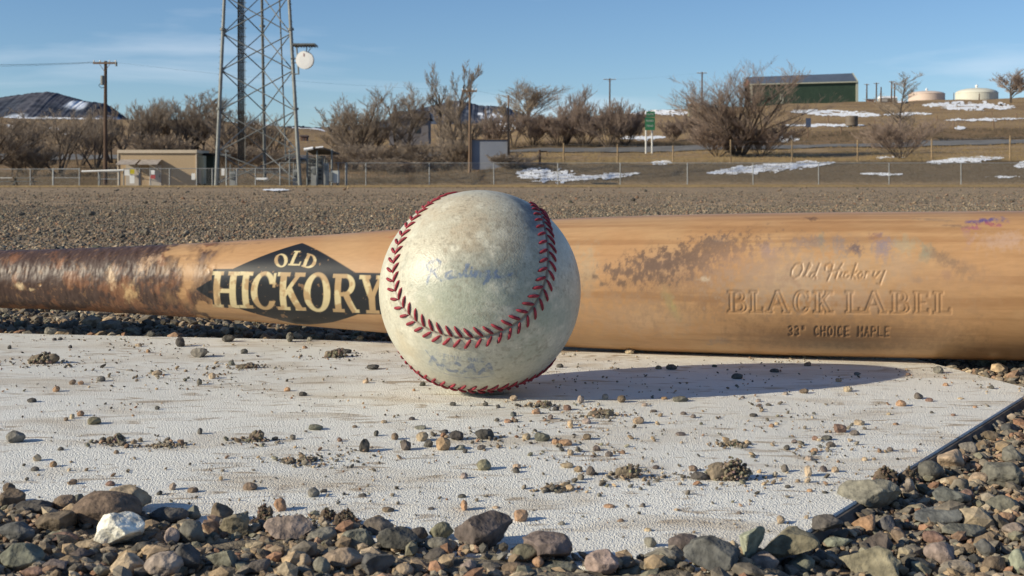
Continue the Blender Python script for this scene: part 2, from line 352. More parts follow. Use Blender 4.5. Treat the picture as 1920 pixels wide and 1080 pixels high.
# ------------------------------------------------------------------ home plate
pc = [W(-100, 622), W(1673, 660), W(1945, 731), W(1382, 1085), W(-500, 960)]
plate = empty('home_plate', (0, .35, 0), 'dusty white rubber home plate with a black edge, under the bat and ball', 'home plate')
def offs(poly, d):
    n = len(poly); out_ = []
    for i in range(n):
        a, b_, c = [Vector(poly[(i+k) % n]) for k in (-1, 0, 1)]
        e1 = (b_-a).normalized(); e2 = (c-b_).normalized(); n1_ = Vector((-e1.y, e1.x)); n2_ = Vector((-e2.y, e2.x))
        m_ = (n1_+n2_).normalized(); out_.append(tuple(b_+m_*d/max(m_.dot(n1_), .3)))
    return out_
def slab(name, rings, m, parent):
    n = len(rings[0][0]); V = [(x, y, z) for ring, z in rings for x, y in ring]
    Fc = [(k*n+i, (k+1)*n+i, (k+1)*n+(i+1) % n, k*n+(i+1) % n) for k in range(len(rings)-1) for i in range(n)]
    Fc += [tuple(range(n)), tuple(range((len(rings)-1)*n, len(rings)*n))[::-1]]
    me = bpy.data.meshes.new(name); me.from_pydata(V, [], Fc); me.materials.append(m); o = bpy.data.objects.new(name, me); S.collection.objects.link(o)
    o.parent = parent; o.location = (0, -.35, 0); return o
m_plate = bpy.data.materials.new('pebbled white rubber'); m_plate.use_nodes = True; t = m_plate.node_tree; b = t.nodes['Principled BSDF']; l = t.links.new
b.inputs['Roughness'].default_value = .62; b.inputs['Specular IOR Level'].default_value = .3
tcn = t.nodes.new('ShaderNodeTexCoord')
def nnode(scale, detail=6, st=(1, 1, 1), dist=0., rot=0):
    mpn = t.nodes.new('ShaderNodeMapping'); mpn.inputs['Scale'].default_value = st; mpn.inputs['Rotation'].default_value = (0, 0, rot); l(tcn.outputs['Object'], mpn.inputs['Vector'])
    n = t.nodes.new('ShaderNodeTexNoise'); n.inputs['Scale'].default_value = scale; n.inputs['Detail'].default_value = detail; n.inputs['Distortion'].default_value = dist
    l(mpn.outputs['Vector'], n.inputs['Vector']); return n.outputs['Fac']
def ramp(src, p0, c0, p1, c1):
    r = t.nodes.new('ShaderNodeValToRGB'); e = r.color_ramp.elements; e[0].position = p0; e[1].position = p1
    e[0].color = (*c0, 1) if len(c0) == 3 else c0; e[1].color = (*c1, 1); l(src, r.inputs['Fac']); return r.outputs['Color']
def mixc(fac, c1, c2):
    x = t.nodes.new('ShaderNodeMixRGB'); l(fac, x.inputs['Fac'])
    for s_, c in ((1, c1), (2, c2)):
        if isinstance(c, tuple): x.inputs['Color%d' % s_].default_value = (*c, 1)
        else: l(c, x.inputs['Color%d' % s_])
    return x.outputs['Color']
K = (0, 0, 0); base = ramp(nnode(9, 8), .3, (.68, .67, .62), .7, (.77, .765, .72))
m1 = ramp(nnode(20, 12, (1, 2.0, 1), .8), .50, K, .70, (.75, .75, .75)); c = mixc(m1, base, (.50, .43, .33))
m2 = ramp(nnode(60, 12, (1, 2.6, 1), 1.2), .575, K, .68, (.85, .85, .85)); c = mixc(m2, c, (.36, .29, .21))
m3 = ramp(nnode(900, 3), .66, K, .72, (.7, .7, .7)); c = mixc(m3, c, (.33, .27, .20))
l(c, b.inputs['Base Color'])
wv = t.nodes.new('ShaderNodeTexVoronoi'); wv.feature = 'DISTANCE_TO_EDGE'; wv.inputs['Scale'].default_value = 1350
mpn = t.nodes.new('ShaderNodeMapping'); mpn.inputs['Scale'].default_value = (1.1, .30, 1); mpn.inputs['Rotation'].default_value = (0, 0, .2)
nd_ = t.nodes.new('ShaderNodeTexNoise'); nd_.inputs['Scale'].default_value = 260; nd_.inputs['Detail'].default_value = 2
va = t.nodes.new('ShaderNodeVectorMath'); va.operation = 'SCALE'; va.inputs['Scale'].default_value = .0035
vb = t.nodes.new('ShaderNodeVectorMath'); vb.operation = 'ADD'
l(tcn.outputs['Object'], nd_.inputs['Vector']); l(nd_.outputs['Color'], va.inputs[0]); l(va.outputs[0], vb.inputs[0]); l(tcn.outputs['Object'], vb.inputs[1])
l(vb.outputs[0], mpn.inputs['Vector']); l(mpn.outputs['Vector'], wv.inputs['Vector'])
rr = ramp(wv.outputs['Distance'], 0., K, .28, (1, 1, 1))
bpn = t.nodes.new('ShaderNodeBump'); bpn.inputs['Strength'].default_value = .55; bpn.inputs['Distance'].default_value = .00026
l(rr, bpn.inputs['Height'])
bpm = t.nodes.new('ShaderNodeBump'); bpm.inputs['Strength'].default_value = .5; bpm.inputs['Distance'].default_value = .0012
l(nnode(60, 3), bpm.inputs['Height']); l(bpm.outputs['Normal'], bpn.inputs['Normal']); l(bpn.outputs['Normal'], b.inputs['Normal'])
m_black = mat('black rubber edge', (.13, .11, .09), (.03, .028, .03), scale=160, rough=.7, bump=.3, bscale=900, bdist=.0003)
slab('top_surface', [(offs(pc, -.0008), -.0008), (offs(pc, -.0008), -.0003), (offs(pc, -.0012), 0)], m_plate, plate)
slab('bevelled_edge', [(offs(pc, .0028), -.0052), (offs(pc, .0027), -.0046), (offs(pc, .0002), -.0006), (offs(pc, -.004), -.0006)], m_black, plate)
poly = np.array(pc)
def in_plate(x, y, grow=0.):
    P = np.array(offs(pc, grow)) if grow else poly; ins = np.zeros(len(x), bool); n = len(P)
    for i in range(n):
        x0, y0 = P[i]; x1, y1 = P[(i+1) % n]; c_ = (y0 > y) != (y1 > y)
        with np.errstate(divide='ignore', invalid='ignore'): ins ^= c_ & (x < (x1-x0)*(y-y0)/(y1-y0)+x0)
    return ins
BX = [-2000, -400, 0, 70, 150, 300, 450, 560, 660, 740, 850, 960, 1030, 1100, 1180, 1260, 1330, 1400, 1450, 1520, 4000]
BY = [900, 915, 925, 935, 945, 962, 985, 978, 990, 1005, 1015, 1020, 1034, 1042, 1044, 1036, 1036, 1034, 1030, 1100, 1300]
def front_gravel(x, y, m_=0):
    yy = np.maximum(y, .05); px = 960+F*x/yy; py = HZ+F*CAMH/yy; return py > np.interp(px, BX, BY)+m_
# soil heaped over the near side of the plate
xs_ = np.linspace(-.5, .5, 260); ys_ = np.linspace(-.1, .37, 150); A, B = np.meshgrid(xs_, ys_); a_, b_ = A.ravel(), B.ravel()
yy = np.maximum(b_, .05); pxx = 960+F*a_/yy; pyy = HZ+F*CAMH/yy; over = pyy-np.interp(pxx, BX, BY)-10
hgt = -.006+np.clip(over/30, -.2, 1)*.0068+(fbm(np.stack([a_, b_, a_*0], 1), 180, 4, 2)-.5)*.003
hgt = np.where(in_plate(a_, b_, .004), hgt, np.maximum(hgt, -.0045+(fbm(np.stack([a_, b_, a_*0], 1), 180, 4, 2)-.5)*.003))
V = np.stack([a_, b_, hgt], 1); i = (np.arange(149)[:, None]*260+np.arange(259)[None]).ravel()
gb = fastmesh('gravel_soil', V, np.stack([i, i+1, i+261, i+260], 1), mat('damp gravel soil', (.25, .21, .155), (.13, .11, .085), scale=260, rough=.95, bump=.8, bscale=700, bdist=.0012, spec=.1), smooth=True)
tag(gb, kind='structure')
def bedz(x, y):
    yy = np.maximum(y, .05); o_ = np.clip((HZ+F*CAMH/yy-np.interp(960+F*x/yy, BX, BY)-10)/60, 0, 1)
    return np.where(in_plate(x, y), o_*.0010+.0001, -.0032+o_*.0040)
def bed1(x, y): return float(bedz(np.array([x]), np.array([y]))[0])

BIG = [(235, 942, 84, 50, 'tn', .5), (190, 965, 132, 62, 'br', .08), (216, 1004, 92, 62, 'wh', .55), (20, 940, 45, 32, 'br', .6), (55, 958, 70, 26, 'dg', .5), (114, 949, 42, 30, 'br', .7),
 (143, 941, 24, 26, 'gy', .6), (96, 987, 72, 42, 'br', .6), (30, 1004, 70, 36, 'bl', .5), (108, 1016, 66, 22, 'rd', .4), (163, 1028, 50, 22, 'tn', .5), (32, 1052, 86, 46, 'gn', .4),
 (146, 1046, 52, 24, 'pu', .6), (100, 1066, 50, 24, 'pu', .6), (312, 972, 72, 28, 'dg', .2), (362, 964, 28, 26, 'gn', .6), (411, 966, 42, 36, 'br', .7), (437, 987, 62, 44, 'ol', .7),
 (353, 1008, 60, 50, 'gy', .7), (322, 1013, 28, 38, 'pk', .7), (537, 997, 92, 44, 'pk', .7), (525, 949, 24, 22, 'og', .6), (303, 1066, 74, 46, 'pk', .25), (233, 1066, 76, 38, 'tn', .6),
 (350, 1052, 52, 56, 'dg', .7), (414, 1056, 60, 50, 'gn', .8), (708, 990, 60, 30, 'pu', .5), (669, 1020, 66, 42, 'gn', .5), (746, 1017, 78, 44, 'dg', .7), (602, 1015, 54, 32, 'gy', .8),
 (827, 999, 48, 34, 'ol', .7), (905, 1006, 114, 62, 'pu', .65), (820, 1025, 54, 24, 'gy', .1), (870, 1038, 28, 27, 'og', .2), (785, 1003, 36, 24, 'dg', .6), (641, 1055, 76, 38, 'tn', .2),
 (708, 1064, 66, 42, 'bl', .7), (602, 1068, 34, 36, 'gy', .5), (567, 1057, 30, 30, 'tn', .4), (757, 1073, 36, 24, 'tn', .2), (817, 1048, 54, 30, 'dg', .6), (877, 1066, 32, 26, 'pk', .4),
 (925, 1056, 60, 24, 'ol', .4), (986, 1041, 54, 32, 'ol', .5), (1027, 1036, 96, 50, 'pu', .55), (1009, 1056, 22, 20, 'og', .4), (1129, 1059, 66, 42, 'pk', .4), (1048, 1071, 78, 24, 'gn', .4),
 (1168, 1052, 36, 22, 'br', .5), (1241, 1056, 82, 36, 'gy', .45), (1287, 1024, 64, 32, 'pu', .25), (1340, 1048, 112, 62, 'bl', .75), (1414, 1022, 46, 68, 'pg', .85), (1375, 1028, 22, 22, 'tn', .4),
 (1220, 1018, 24, 19, 'gy', .5), (1435, 1060, 52, 34, 'pk', .6), (1185, 1076, 60, 26, 'gn', .4), (1638, 936, 114, 60, 'gy', .5), (1700, 917, 30, 42, 'pk', .4), (1750, 888, 52, 36, 'gn', .5),
 (1785, 868, 46, 42, 'tn', .7), (1789, 937, 74, 34, 'bl', .5), (1886, 897, 76, 46, 'gn', .5), (1883, 948, 60, 30, 'gn', .5), (1762, 977, 86, 34, 'bl', .6), (1816, 1004, 92, 30, 'gn', .6),
 (1622, 987, 46, 36, 'og', .7), (1665, 988, 38, 34, 'bl', .6), (1556, 984, 62, 24, 'dg', .6), (1575, 1022, 56, 22, 'pg', .6), (1482, 1026, 112, 50, 'ol', .8), (1505, 1062, 52, 36, 'gn', .4),
 (1638, 1064, 112, 58, 'ol', .8), (1650, 1022, 64, 38, 'pu', .6), (1587, 1047, 26, 20, 'og', .4), (1770, 1043, 60, 42, 'pk', .5), (1754, 1012, 40, 24, 'rd', .4), (1852, 1033, 36, 36, 'bl', .6),
 (1902, 858, 44, 36, 'gy', .6), (1801, 1070, 62, 26, 'pk', .4), (1914, 1057, 34, 44, 'pg', .4), (1730, 1066, 50, 28, 'dg', .6), (1840, 902, 40, 26, 'tn', .5), (1818, 842, 34, 24, 'gy', .5),
 (1870, 1062, 46, 30, 'br', .5), (1905, 1000, 44, 30, 'pk', .5), (1860, 820, 34, 18, 'br', .5), (1900, 806, 40, 18, 'bl', .5), (1720, 960, 34, 22, 'ol', .5), (1690, 1010, 30, 26, 'br', .5),
 (480, 1068, 50, 30, 'pu', .5), (500, 1022, 40, 26, 'br', .6), (470, 1030, 28, 22, 'tn', .5), (262, 1030, 36, 20, 'dg', .5), (60, 1078, 50, 20, 'rd', .4), (190, 1072, 34, 20, 'gy', .5), (960, 1070, 40, 22, 'br', .5),
 (1540, 1046, 34, 22, 'dg', .5), (1700, 1040, 30, 22, 'tn', .5), (1815, 930, 26, 20, 'rd', .4), (1845, 968, 34, 22, 'gy', .5), (1890, 975, 32, 22, 'og', .5)]
# loose gravel, too many grains to count
PAL = np.array([(.22, .21, .195), (.17, .16, .15), (.28, .22, .165), (.40, .31, .21), (.30, .20, .15), (.12, .115, .11), (.20, .21, .175), (.34, .29, .24), (.46, .40, .31), (.15, .16, .17), (.32, .18, .12)])
PAL = PAL.mean(1, keepdims=True)*.25+PAL*.75; PAL = PAL*np.array([1., .92, .79]); PW = np.array([5, 5, 5, 3, 2, 4, 3, 3, 1.2, 2, 1.2]); PW = PW/PW.sum()
def grains(name, x, y, z, r, sub, ang, tint=1.0, sink=.35, smooth=False):
    n = len(x); var = [rock(sub, rng, ang, 40+k) for k in range(20)]; nv = len(var[0][0]); base_f = var[0][1]
    VV = np.stack([v for v, _ in var]); k = rng.integers(0, 20, n); out_v = VV[k]
    out_v = out_v*(r[:, None]*rng.uniform(.62, 1.15, (n, 3))*np.array([1, 1, .8]))[:, None, :]
    a = rng.uniform(0, 2*pi, n); ca, sa = np.cos(a)[:, None], np.sin(a)[:, None]; X = out_v[:, :, 0]*ca-out_v[:, :, 1]*sa; Y = out_v[:, :, 0]*sa+out_v[:, :, 1]*ca
    tl = rng.uniform(-.5, .5, n)[:, None]; Z = out_v[:, :, 2]*np.cos(tl)+X*np.sin(tl)
    V = np.stack([X+x[:, None], Y+y[:, None], Z+(z+r*(1-sink)*.8)[:, None]], 2).reshape(-1, 3)
    Fc = (base_f[None]+(np.arange(n)*nv)[:, None, None]).reshape(-1, 3)
    c = PAL[rng.choice(len(PAL), n, p=PW)]*rng.uniform(.75, 1.25, (n, 1))*tint
    return fastmesh(name, V, Fc, m_grav, cols=np.repeat(c, nv, 0), smooth=smooth)
parts_x = []
def scatter(n, x0, x1, y0, y1, cond):
    x = rng.uniform(x0, x1, n); y = rng.uniform(y0, y1, n); k = cond(x, y); return x[k], y[k]
offp = lambda x, y: (~in_plate(x, y, .0006)) | front_gravel(x, y, 8)
view = lambda x, y: np.abs(x) < .5*y+.12
# near: small grains between the stones
x, y = scatter(110000, -.32, .5, .17, .62, lambda x, y: offp(x, y) & view(x, y))
r = rng.lognormal(math.log(.0009), .42, len(x)); g = grains('gravel', x, y, bedz(x, y), r, 1, .5); tag(g, kind='stuff')
x, y = scatter(3300, -.32, .5, .17, .60, lambda x, y: ((~in_plate(x, y, .004)) | front_gravel(x, y, 22)) & view(x, y))
r = np.clip(rng.lognormal(math.log(.0021), .36, len(x)), .001, .0044)
def clear_of_big(x, y, r, z):
    px, py = proj(np.stack([x, y, z+r], 1)); pyb = HZ+F*(CAMH-z)/y; ok = np.ones(len(x), bool); rp = r*F/y
    for b_ in BIG: ok &= ~((np.abs(px-b_[0]) < b_[2]*.42+rp*.6) & (py-rp < b_[1]+b_[3]*.42) & (py+rp > b_[1]-b_[3]*.3))
    return ok
k_ = clear_of_big(x, y, r, bedz(x, y)); x, y, r = x[k_], y[k_], r[k_]; g = grains('gravel', x, y, bedz(x, y), r, 3, .75, sink=.25, smooth=True); tag(g, kind='stuff')
# behind the plate and under the bat
x, y = scatter(70000, -.8, .8, .58, 1.6, lambda x, y: (~in_plate(x, y, .0015)) & (np.abs(x) < .43*y+.08))
r = rng.lognormal(math.log(.0018), .36, len(x)); g = grains('gravel', x, y, np.full(len(x), -.0035), r, 1, .5); tag(g, kind='stuff')
x, y = scatter(150000, -2, 2, 1.5, 4.3, lambda x, y: np.abs(x) < .43*y+.1)
r = rng.lognormal(math.log(.0015), .38, len(x)); g = grains('gravel', x, y, np.full(len(x), -.0035), r, 1, .5, .95); tag(g, kind='stuff')
x, y = scatter(90000, -5.2, 5.2, 4.3, 13., lambda x, y: np.abs(x) < .43*y+.1)
k_ = rng.random(len(x)) < np.clip(1.15-(y-4.3)/7.5, .03, 1)**1.5; x, y = x[k_], y[k_]; r = rng.lognormal(math.log(.0019), .45, len(x)); g = grains('gravel', x, y, H(x, y), r, 1, .5, .9); tag(g, kind='stuff')
x, y = scatter(2600, -6, 6, 1.6, 14., lambda x, y: np.abs(x) < .43*y+.1); r = rng.lognormal(math.log(.0042), .4, len(x)); tag(grains('dirt_crumbs', x, y, H(x, y), r, 1, .6, .75, sink=.6), kind='stuff')  # crumb lumps, darkened in colour for shadow specks on the dirt
x, y = scatter(5000, -22, 22, 10.0, 52., lambda x, y: (np.abs(x) < .43*y+.1))
r = rng.lognormal(math.log(.006), .5, len(x)); g = grains('dirt_crumbs', x, y, H(x, y), r, 1, .5, .8); tag(g, kind='stuff')
# fine crumbs strewn over the plate
x, y = scatter(6500, -.32, .22, .25, .66, lambda x, y: in_plate(x, y, -.004))
kk = fbm(np.stack([x, y*2, x*0], 1), 26, 3, 9) > .50+.1*rng.normal(size=len(x)); x, y = x[kk], y[kk]
r = np.clip(rng.lognormal(math.log(.00034), .4, len(x)), .00015, .0008); g = grains('dirt_crumbs', x, y, np.zeros(len(x)), r, 1, .4, 1.05, sink=.2); tag(g, kind='stuff')

for px, py, w_, h_, c, ang in BIG:
    inr = in_plate(*[np.array([q]) for q in W(px, py+h_*.42)])[0]
    zb_ = bed1(*W(px, py+h_*.42)); zb_ = bed1(*W(px, py+h_*.42, zb_))
    stone(px, py, w_, h_*1.05, c, ang+.14 if ang >= .4 else ang, zb=zb_-.0002, where='in the foreground gravel', group='stones in the foreground gravel', sub=5 if w_ > 60 else 3)
for px, py, w_, h_, n in [(492, 960, 38, 44, 70), (612, 964, 36, 34, 60), (644, 970, 46, 40, 90), (1661, 893, 66, 46, 130), (1706, 893, 44, 40, 80)]:
    clod(px, py, w_, h_, n, 0., (.13, .10, .075), 'at the edge of the gravel')
for px, py, w_, h_, n in [(1372, 880, 88, 50, 260), (1180, 884, 60, 30, 60), (1375, 830, 30, 15, 26), (75, 671, 64, 26, 90), (628, 662, 44, 20, 45), (479, 816, 34, 28, 26), (1020, 757, 34, 14, 30), (1130, 774, 60, 16, 34), (1045, 915, 34, 12, 20), (572, 862, 40, 12, 22), (214, 823, 40, 20, 26), (300, 835, 30, 8, 16), (460, 686, 46, 12, 24)]:
    clod(px, py, w_, h_, n, 0.)
dx, dy, dr = [], [], []
for X_, Y_, R0_ in DUST+[(W(1080, 790)[0], W(1080, 790)[1], .016), (W(900, 822)[0], W(900, 822)[1], .010), (W(1060, 845)[0], W(1060, 845)[1], .014), (W(1540, 850)[0], W(1540, 850)[1], .014), (W(330, 705)[0], W(330, 705)[1], .02), (W(620, 860)[0], W(620, 860)[1], .012)]:
    n_ = 90; dx.append(X_+rng.normal(size=n_)*R0_); dy.append(Y_+rng.normal(size=n_)*R0_*.7); dr.append(rng.lognormal(math.log(.00035), .55, n_))
dx, dy, dr = (np.concatenate(q) for q in (dx, dy, dr)); k_ = in_plate(dx, dy, -.003); dx, dy, dr = dx[k_], dy[k_], np.clip(dr[k_], .00012, .0012)
tag(grains('dirt_crumbs', dx, dy, np.zeros(len(dx)), dr, 1, .6, 1.0, sink=.25), kind='stuff')
PEB = [(25, 822, 36, 22, 'gy'), (175, 791, 26, 15, 'ol'), (372, 663, 32, 18, 'gy'), (337, 643, 18, 18, 'dg'), (293, 700, 20, 11, 'tn'), (187, 712, 17, 11, 'gy'), (58, 752, 19, 9, 'dg'), (104, 731, 13, 11, 'og'),
 (135, 718, 13, 10, 'br'), (151, 719, 11, 8, 'og'), (150, 777, 13, 11, 'og'), (134, 782, 9, 10, 'tn'), (123, 787, 9, 8, 'br'), (294, 766, 10, 8, 'dg'), (373, 717, 10, 13, 'gy'), (397, 706, 12, 12, 'tn'),
 (457, 660, 14, 10, 'dg'), (433, 682, 12, 10, 'gy'), (374, 810, 10, 13, 'dg'), (68, 860, 16, 14, 'tn'), (99, 872, 13, 12, 'og'), (64, 881, 16, 9, 'dg'), (113, 843, 12, 8, 'dg'), (217, 849, 10, 8, 'br'),
 (129, 882, 7, 7, 'tn'), (134, 906, 18, 11, 'br'), (205, 909, 18, 10, 'rd'), (14, 918, 24, 18, 'br'), (323, 914, 14, 15, 'pk'), (360, 921, 20, 11, 'br'), (298, 926, 11, 10, 'dg'), (468, 914, 27, 15, 'br'),
 (249, 780, 6, 5, 'og'), (351, 730, 6, 5, 'br'), (277, 659, 8, 7, 'og'), (258, 648, 14, 7, 'tn'), (131, 651, 7, 7, 'dg'), (17, 652, 7, 8, 'dg'), (112, 636, 8, 6, 'dg'), (101, 637, 8, 6, 'dg'), (282, 627, 16, 12, 'dg'),
 (92, 622, 26, 14, 'gy'), (200, 613, 46, 22, 'gy'), (427, 636, 24, 14, 'dg'), (543, 634, 14, 18, 'gy'), (561, 628, 12, 15, 'br'), (675, 635, 14, 9, 'tn'), (580, 637, 10, 9, 'gy'), (650, 660, 18, 9, 'dg'), (571, 652, 10, 6, 'og'),
 (538, 731, 12, 9, 'og'), (567, 740, 17, 9, 'dg'), (591, 803, 28, 12, 'gn'), (683, 838, 20, 24, 'dg'), (705, 814, 10, 12, 'dg'), (740, 820, 14, 14, 'br'), (760, 837, 20, 20, 'pu'), (720, 792, 12, 7, 'tn'), (772, 786, 12, 7, 'dg'),
 (791, 821, 24, 18, 'tn'), (803, 834, 18, 14, 'dg'), (831, 835, 28, 24, 'og'), (855, 819, 28, 18, 'dg'), (787, 803, 22, 8, 'gn'), (833, 811, 16, 8, 'dg'), (908, 817, 38, 18, 'dg'), (903, 841, 18, 10, 'pu'), (862, 841, 20, 10, 'gy'),
 (872, 847, 10, 9, 'dg'), (986, 821, 14, 12, 'tn'), (907, 875, 28, 19, 'ol'), (969, 876, 16, 10, 'tn'), (968, 883, 14, 12, 'dg'), (870, 894, 13, 12, 'pk'), (679, 930, 16, 8, 'dg'), (587, 926, 22, 18, 'gy'), (606, 922, 14, 8, 'dg'),
 (735, 928, 8, 6, 'og'), (866, 932, 16, 8, 'dg'), (870, 950, 13, 20, 'og'), (930, 953, 14, 6, 'tn'), (727, 958, 24, 10, 'br'), (808, 955, 12, 7, 'dg'), (977, 970, 28, 22, 'og'), (636, 826, 10, 9, 'rd'), (665, 801, 10, 6, 'br'),
 (792, 721, 12, 9, 'dg'), (685, 716, 12, 9, 'tn'), (776, 732, 6, 6, 'og'), (849, 759, 12, 8, 'dg'), (910, 759, 11, 8, 'dg'), (934, 763, 9, 8, 'dg'), (963, 778, 12, 10, 'bl'), (963, 748, 14, 11, 'tn'), (1005, 773, 16, 11, 'og'),
 (965, 790, 14, 8, 'br'), (952, 791, 14, 8, 'og'), (1017, 822, 30, 17, 'gn'), (988, 820, 14, 12, 'tn'), (1060, 832, 26, 13, 'og'), (1041, 830, 13, 12, 'og'), (1069, 794, 11, 11, 'tn'), (1064, 766, 15, 11, 'rd'), (1042, 768, 14, 8, 'dg'),
 (1032, 783, 10, 10, 'pu'), (1100, 792, 18, 10, 'pk'), (1101, 821, 16, 12, 'br'), (1119, 842, 15, 11, 'pu'), (1142, 853, 15, 11, 'pu'), (1070, 850, 13, 11, 'tn'), (1112, 857, 9, 6, 'pu'), (1108, 885, 18, 18, 'pu'), (1063, 875, 26, 10, 'tn'),
 (1197, 790, 22, 14, 'tn'), (1089, 750, 13, 14, 'pk'), (1135, 745, 12, 11, 'pk'), (1166, 750, 16, 14, 'br'), (1209, 760, 12, 8, 'pk'), (1226, 772, 14, 6, 'pu'), (1246, 748, 12, 6, 'og'), (1277, 750, 30, 11, 'gn'), (1282, 776, 12, 7, 'pu'),
 (1300, 782, 11, 8, 'pu'), (1393, 746, 8, 6, 'pu'), (1422, 752, 10, 7, 'pk'), (1442, 760, 12, 6, 'dg'), (1414, 780, 16, 7, 'dg'), (1277, 815, 20, 8, 'pu'), (1312, 895, 34, 15, 'dg'), (1300, 880, 18, 12, 'br'), (1230, 878, 14, 8, 'pu'),
 (1143, 951, 22, 8, 'og'), (1205, 949, 12, 9, 'pu'), (1053, 983, 14, 8, 'gy'), (1164, 977, 14, 8, 'br'), (1215, 995, 14, 8, 'tn'), (1270, 957, 12, 5, 'og'), (1386, 963, 10, 7, 'pu'), (1001, 958, 6, 5, 'dg'),
 (1516, 886, 14, 20, 'tn'), (1472, 880, 14, 16, 'pu'), (1545, 881, 14, 12, 'pu'), (1567, 882, 14, 12, 'tn'), (1465, 977, 17, 16, 'tn'), (1478, 914, 12, 7, 'dg'), (1519, 921, 11, 7, 'og'), (1548, 925, 12, 6, 'dg'), (1518, 861, 16, 10, 'pk'),
 (1577, 806, 24, 16, 'rd'), (1604, 813, 18, 11, 'pu'), (1552, 823, 22, 10, 'dg'), (1529, 823, 12, 10, 'rd'), (1559, 835, 19, 11, 'pu'), (1490, 829, 12, 8, 'pu'), (1476, 841, 12, 10, 'dg'), (1527, 846, 15, 10, 'og'), (1613, 794, 20, 11, 'tn'),
 (1447, 799, 11, 8, 'og'), (1457, 795, 9, 6, 'tn'), (1622, 862, 12, 8, 'tn'), (1670, 844, 12, 10, 'pu'), (1716, 845, 11, 8, 'pk'), (1691, 758, 20, 12, 'og'), (1724, 744, 16, 13, 'pu'), (1743, 751, 14, 8, 'rd'), (1748, 774, 8, 6, 'dg'),
 (1667, 777, 9, 6, 'tn'), (1680, 796, 11, 6, 'og'), (1788, 779, 9, 6, 'rd'), (1829, 764, 9, 5, 'og'), (1803, 748, 12, 5, 'tn'), (1861, 727, 11, 8, 'dg'), (1774, 722, 11, 7, 'og'), (1761, 695, 19, 14, 'gy'), (1703, 703, 9, 6, 'rd'),
 (1591, 731, 18, 11, 'tn'), (1509, 735, 18, 10, 'br'), (1473, 739, 12, 7, 'pk'), (1573, 714, 12, 8, 'og'), (1515, 684, 14, 8, 'br'), (1453, 696, 18, 8, 'dg'), (1608, 702, 12, 7, 'bl'), (1383, 707, 22, 11, 'dg'), (1340, 687, 10, 6, 'dg'),
 (1181, 660, 18, 11, 'tn'), (1260, 690, 22, 10, 'dg'), (1050, 687, 14, 8, 'dg'), (1235, 690, 12, 8, 'br'), (1422, 762, 9, 6, 'pu'), (1527, 776, 7, 6, 'dg'), (698, 690, 24, 10, 'dg'), (640, 657, 12, 8, 'br'), (472, 687, 18, 9, 'gy'), (1425, 760, 8, 5, 'rd')]
for px, py, w_, h_, c in PEB:
    inr = in_plate(*[np.array([q]) for q in W(px, py+h_*.42)])[0]
    stone(px, py, w_, h_*1.1, c, .5, zb=-.0003 if inr else -.0035, name='pebble', where='on the white plate' if inr else 'beside the plate', group='pebbles lying on the home plate', sub=2)

#@BALL
RB = .037; DB = .477; BC = np.array([(900-960)*DB/F, DB, RB+.0001])
qw, qx, qy, qz = (v_/np.linalg.norm([.05599, .41001, .81860, -.39831]) for v_ in (.05599, .41001, .81860, -.39831))
RQ = np.array([[1-2*(qy*qy+qz*qz), 2*(qx*qy-qz*qw), 2*(qx*qz+qy*qw)], [2*(qx*qy+qz*qw), 1-2*(qx*qx+qz*qz), 2*(qy*qz-qx*qw)], [2*(qx*qz-qy*qw), 2*(qy*qz+qx*qw), 1-2*(qx*qx+qy*qy)]])
def seamcurve(n):
    tt = np.linspace(0, 2*pi, 6000, endpoint=False); b1 = .36412; a1 = 1-b1; c1 = .68760; e1 = -.00835
    s = np.stack([a1*np.cos(tt)+b1*np.cos(3*tt)+e1*np.cos(5*tt), a1*np.sin(tt)-b1*np.sin(3*tt)+e1*np.sin(5*tt), c1*np.sin(2*tt)+.00137*np.sin(6*tt)], 1); s /= np.linalg.norm(s, axis=1)[:, None]; s = s@RQ.T
    dl = np.linalg.norm(np.roll(s, -1, 0)-s, axis=1); cum = np.concatenate([[0], np.cumsum(dl)]); tot = cum[-1]
    q = np.arange(n)/n*tot; s2 = np.concatenate([s, s[:1]]); return np.stack([np.interp(q, cum, s2[:, k]) for k in range(3)], 1), tot
def bdir(px, py):
    d = np.array([(px-960)/F, 1, -(py-HZ)/F]); o = np.array([0, 0, CAMH])-BC; B_ = o@d; c_ = o@o-RB*RB; t_ = (-B_-math.sqrt(max(B_*B_-d@d*c_, 0)))/(d@d)
    p = o+t_*d; return p/np.linalg.norm(p)
NL, NT = 960, 470
th = np.linspace(0, 2*pi, NL, endpoint=False); ph = np.linspace(0.004, pi-.004, NT); TH, PH = np.meshgrid(th, ph)
U = np.stack([np.cos(PH), np.sin(PH)*np.cos(TH), np.sin(PH)*np.sin(TH)], 2).reshape(-1, 3)
sc_, tot = seamcurve(1200); dist = np.empty(len(U))
for k in range(0, len(U), 40000): dist[k:k+40000] = (U[k:k+40000]@sc_.T).max(1)
dist = np.arccos(np.clip(dist, -1, 1))*RB*1000        # mm from the seam
disp = .00030*np.exp(-(dist/3.4)**2)-.00055*np.exp(-(dist/.55)**2)
nA = fbm(U, 3.2, 5, 21); nB = fbm(U, 9, 5, 22); nC = fbm(U, 34, 3, 23)
bc = np.tile(np.array([.51, .495, .405]), (len(U), 1))
bc = lay(bc, np.array([.50, .47, .37]), sst(.45, .62, nA)*.7); bc = lay(bc, np.array([.66, .63, .52]), sst(.55, .7, nB)*.5)
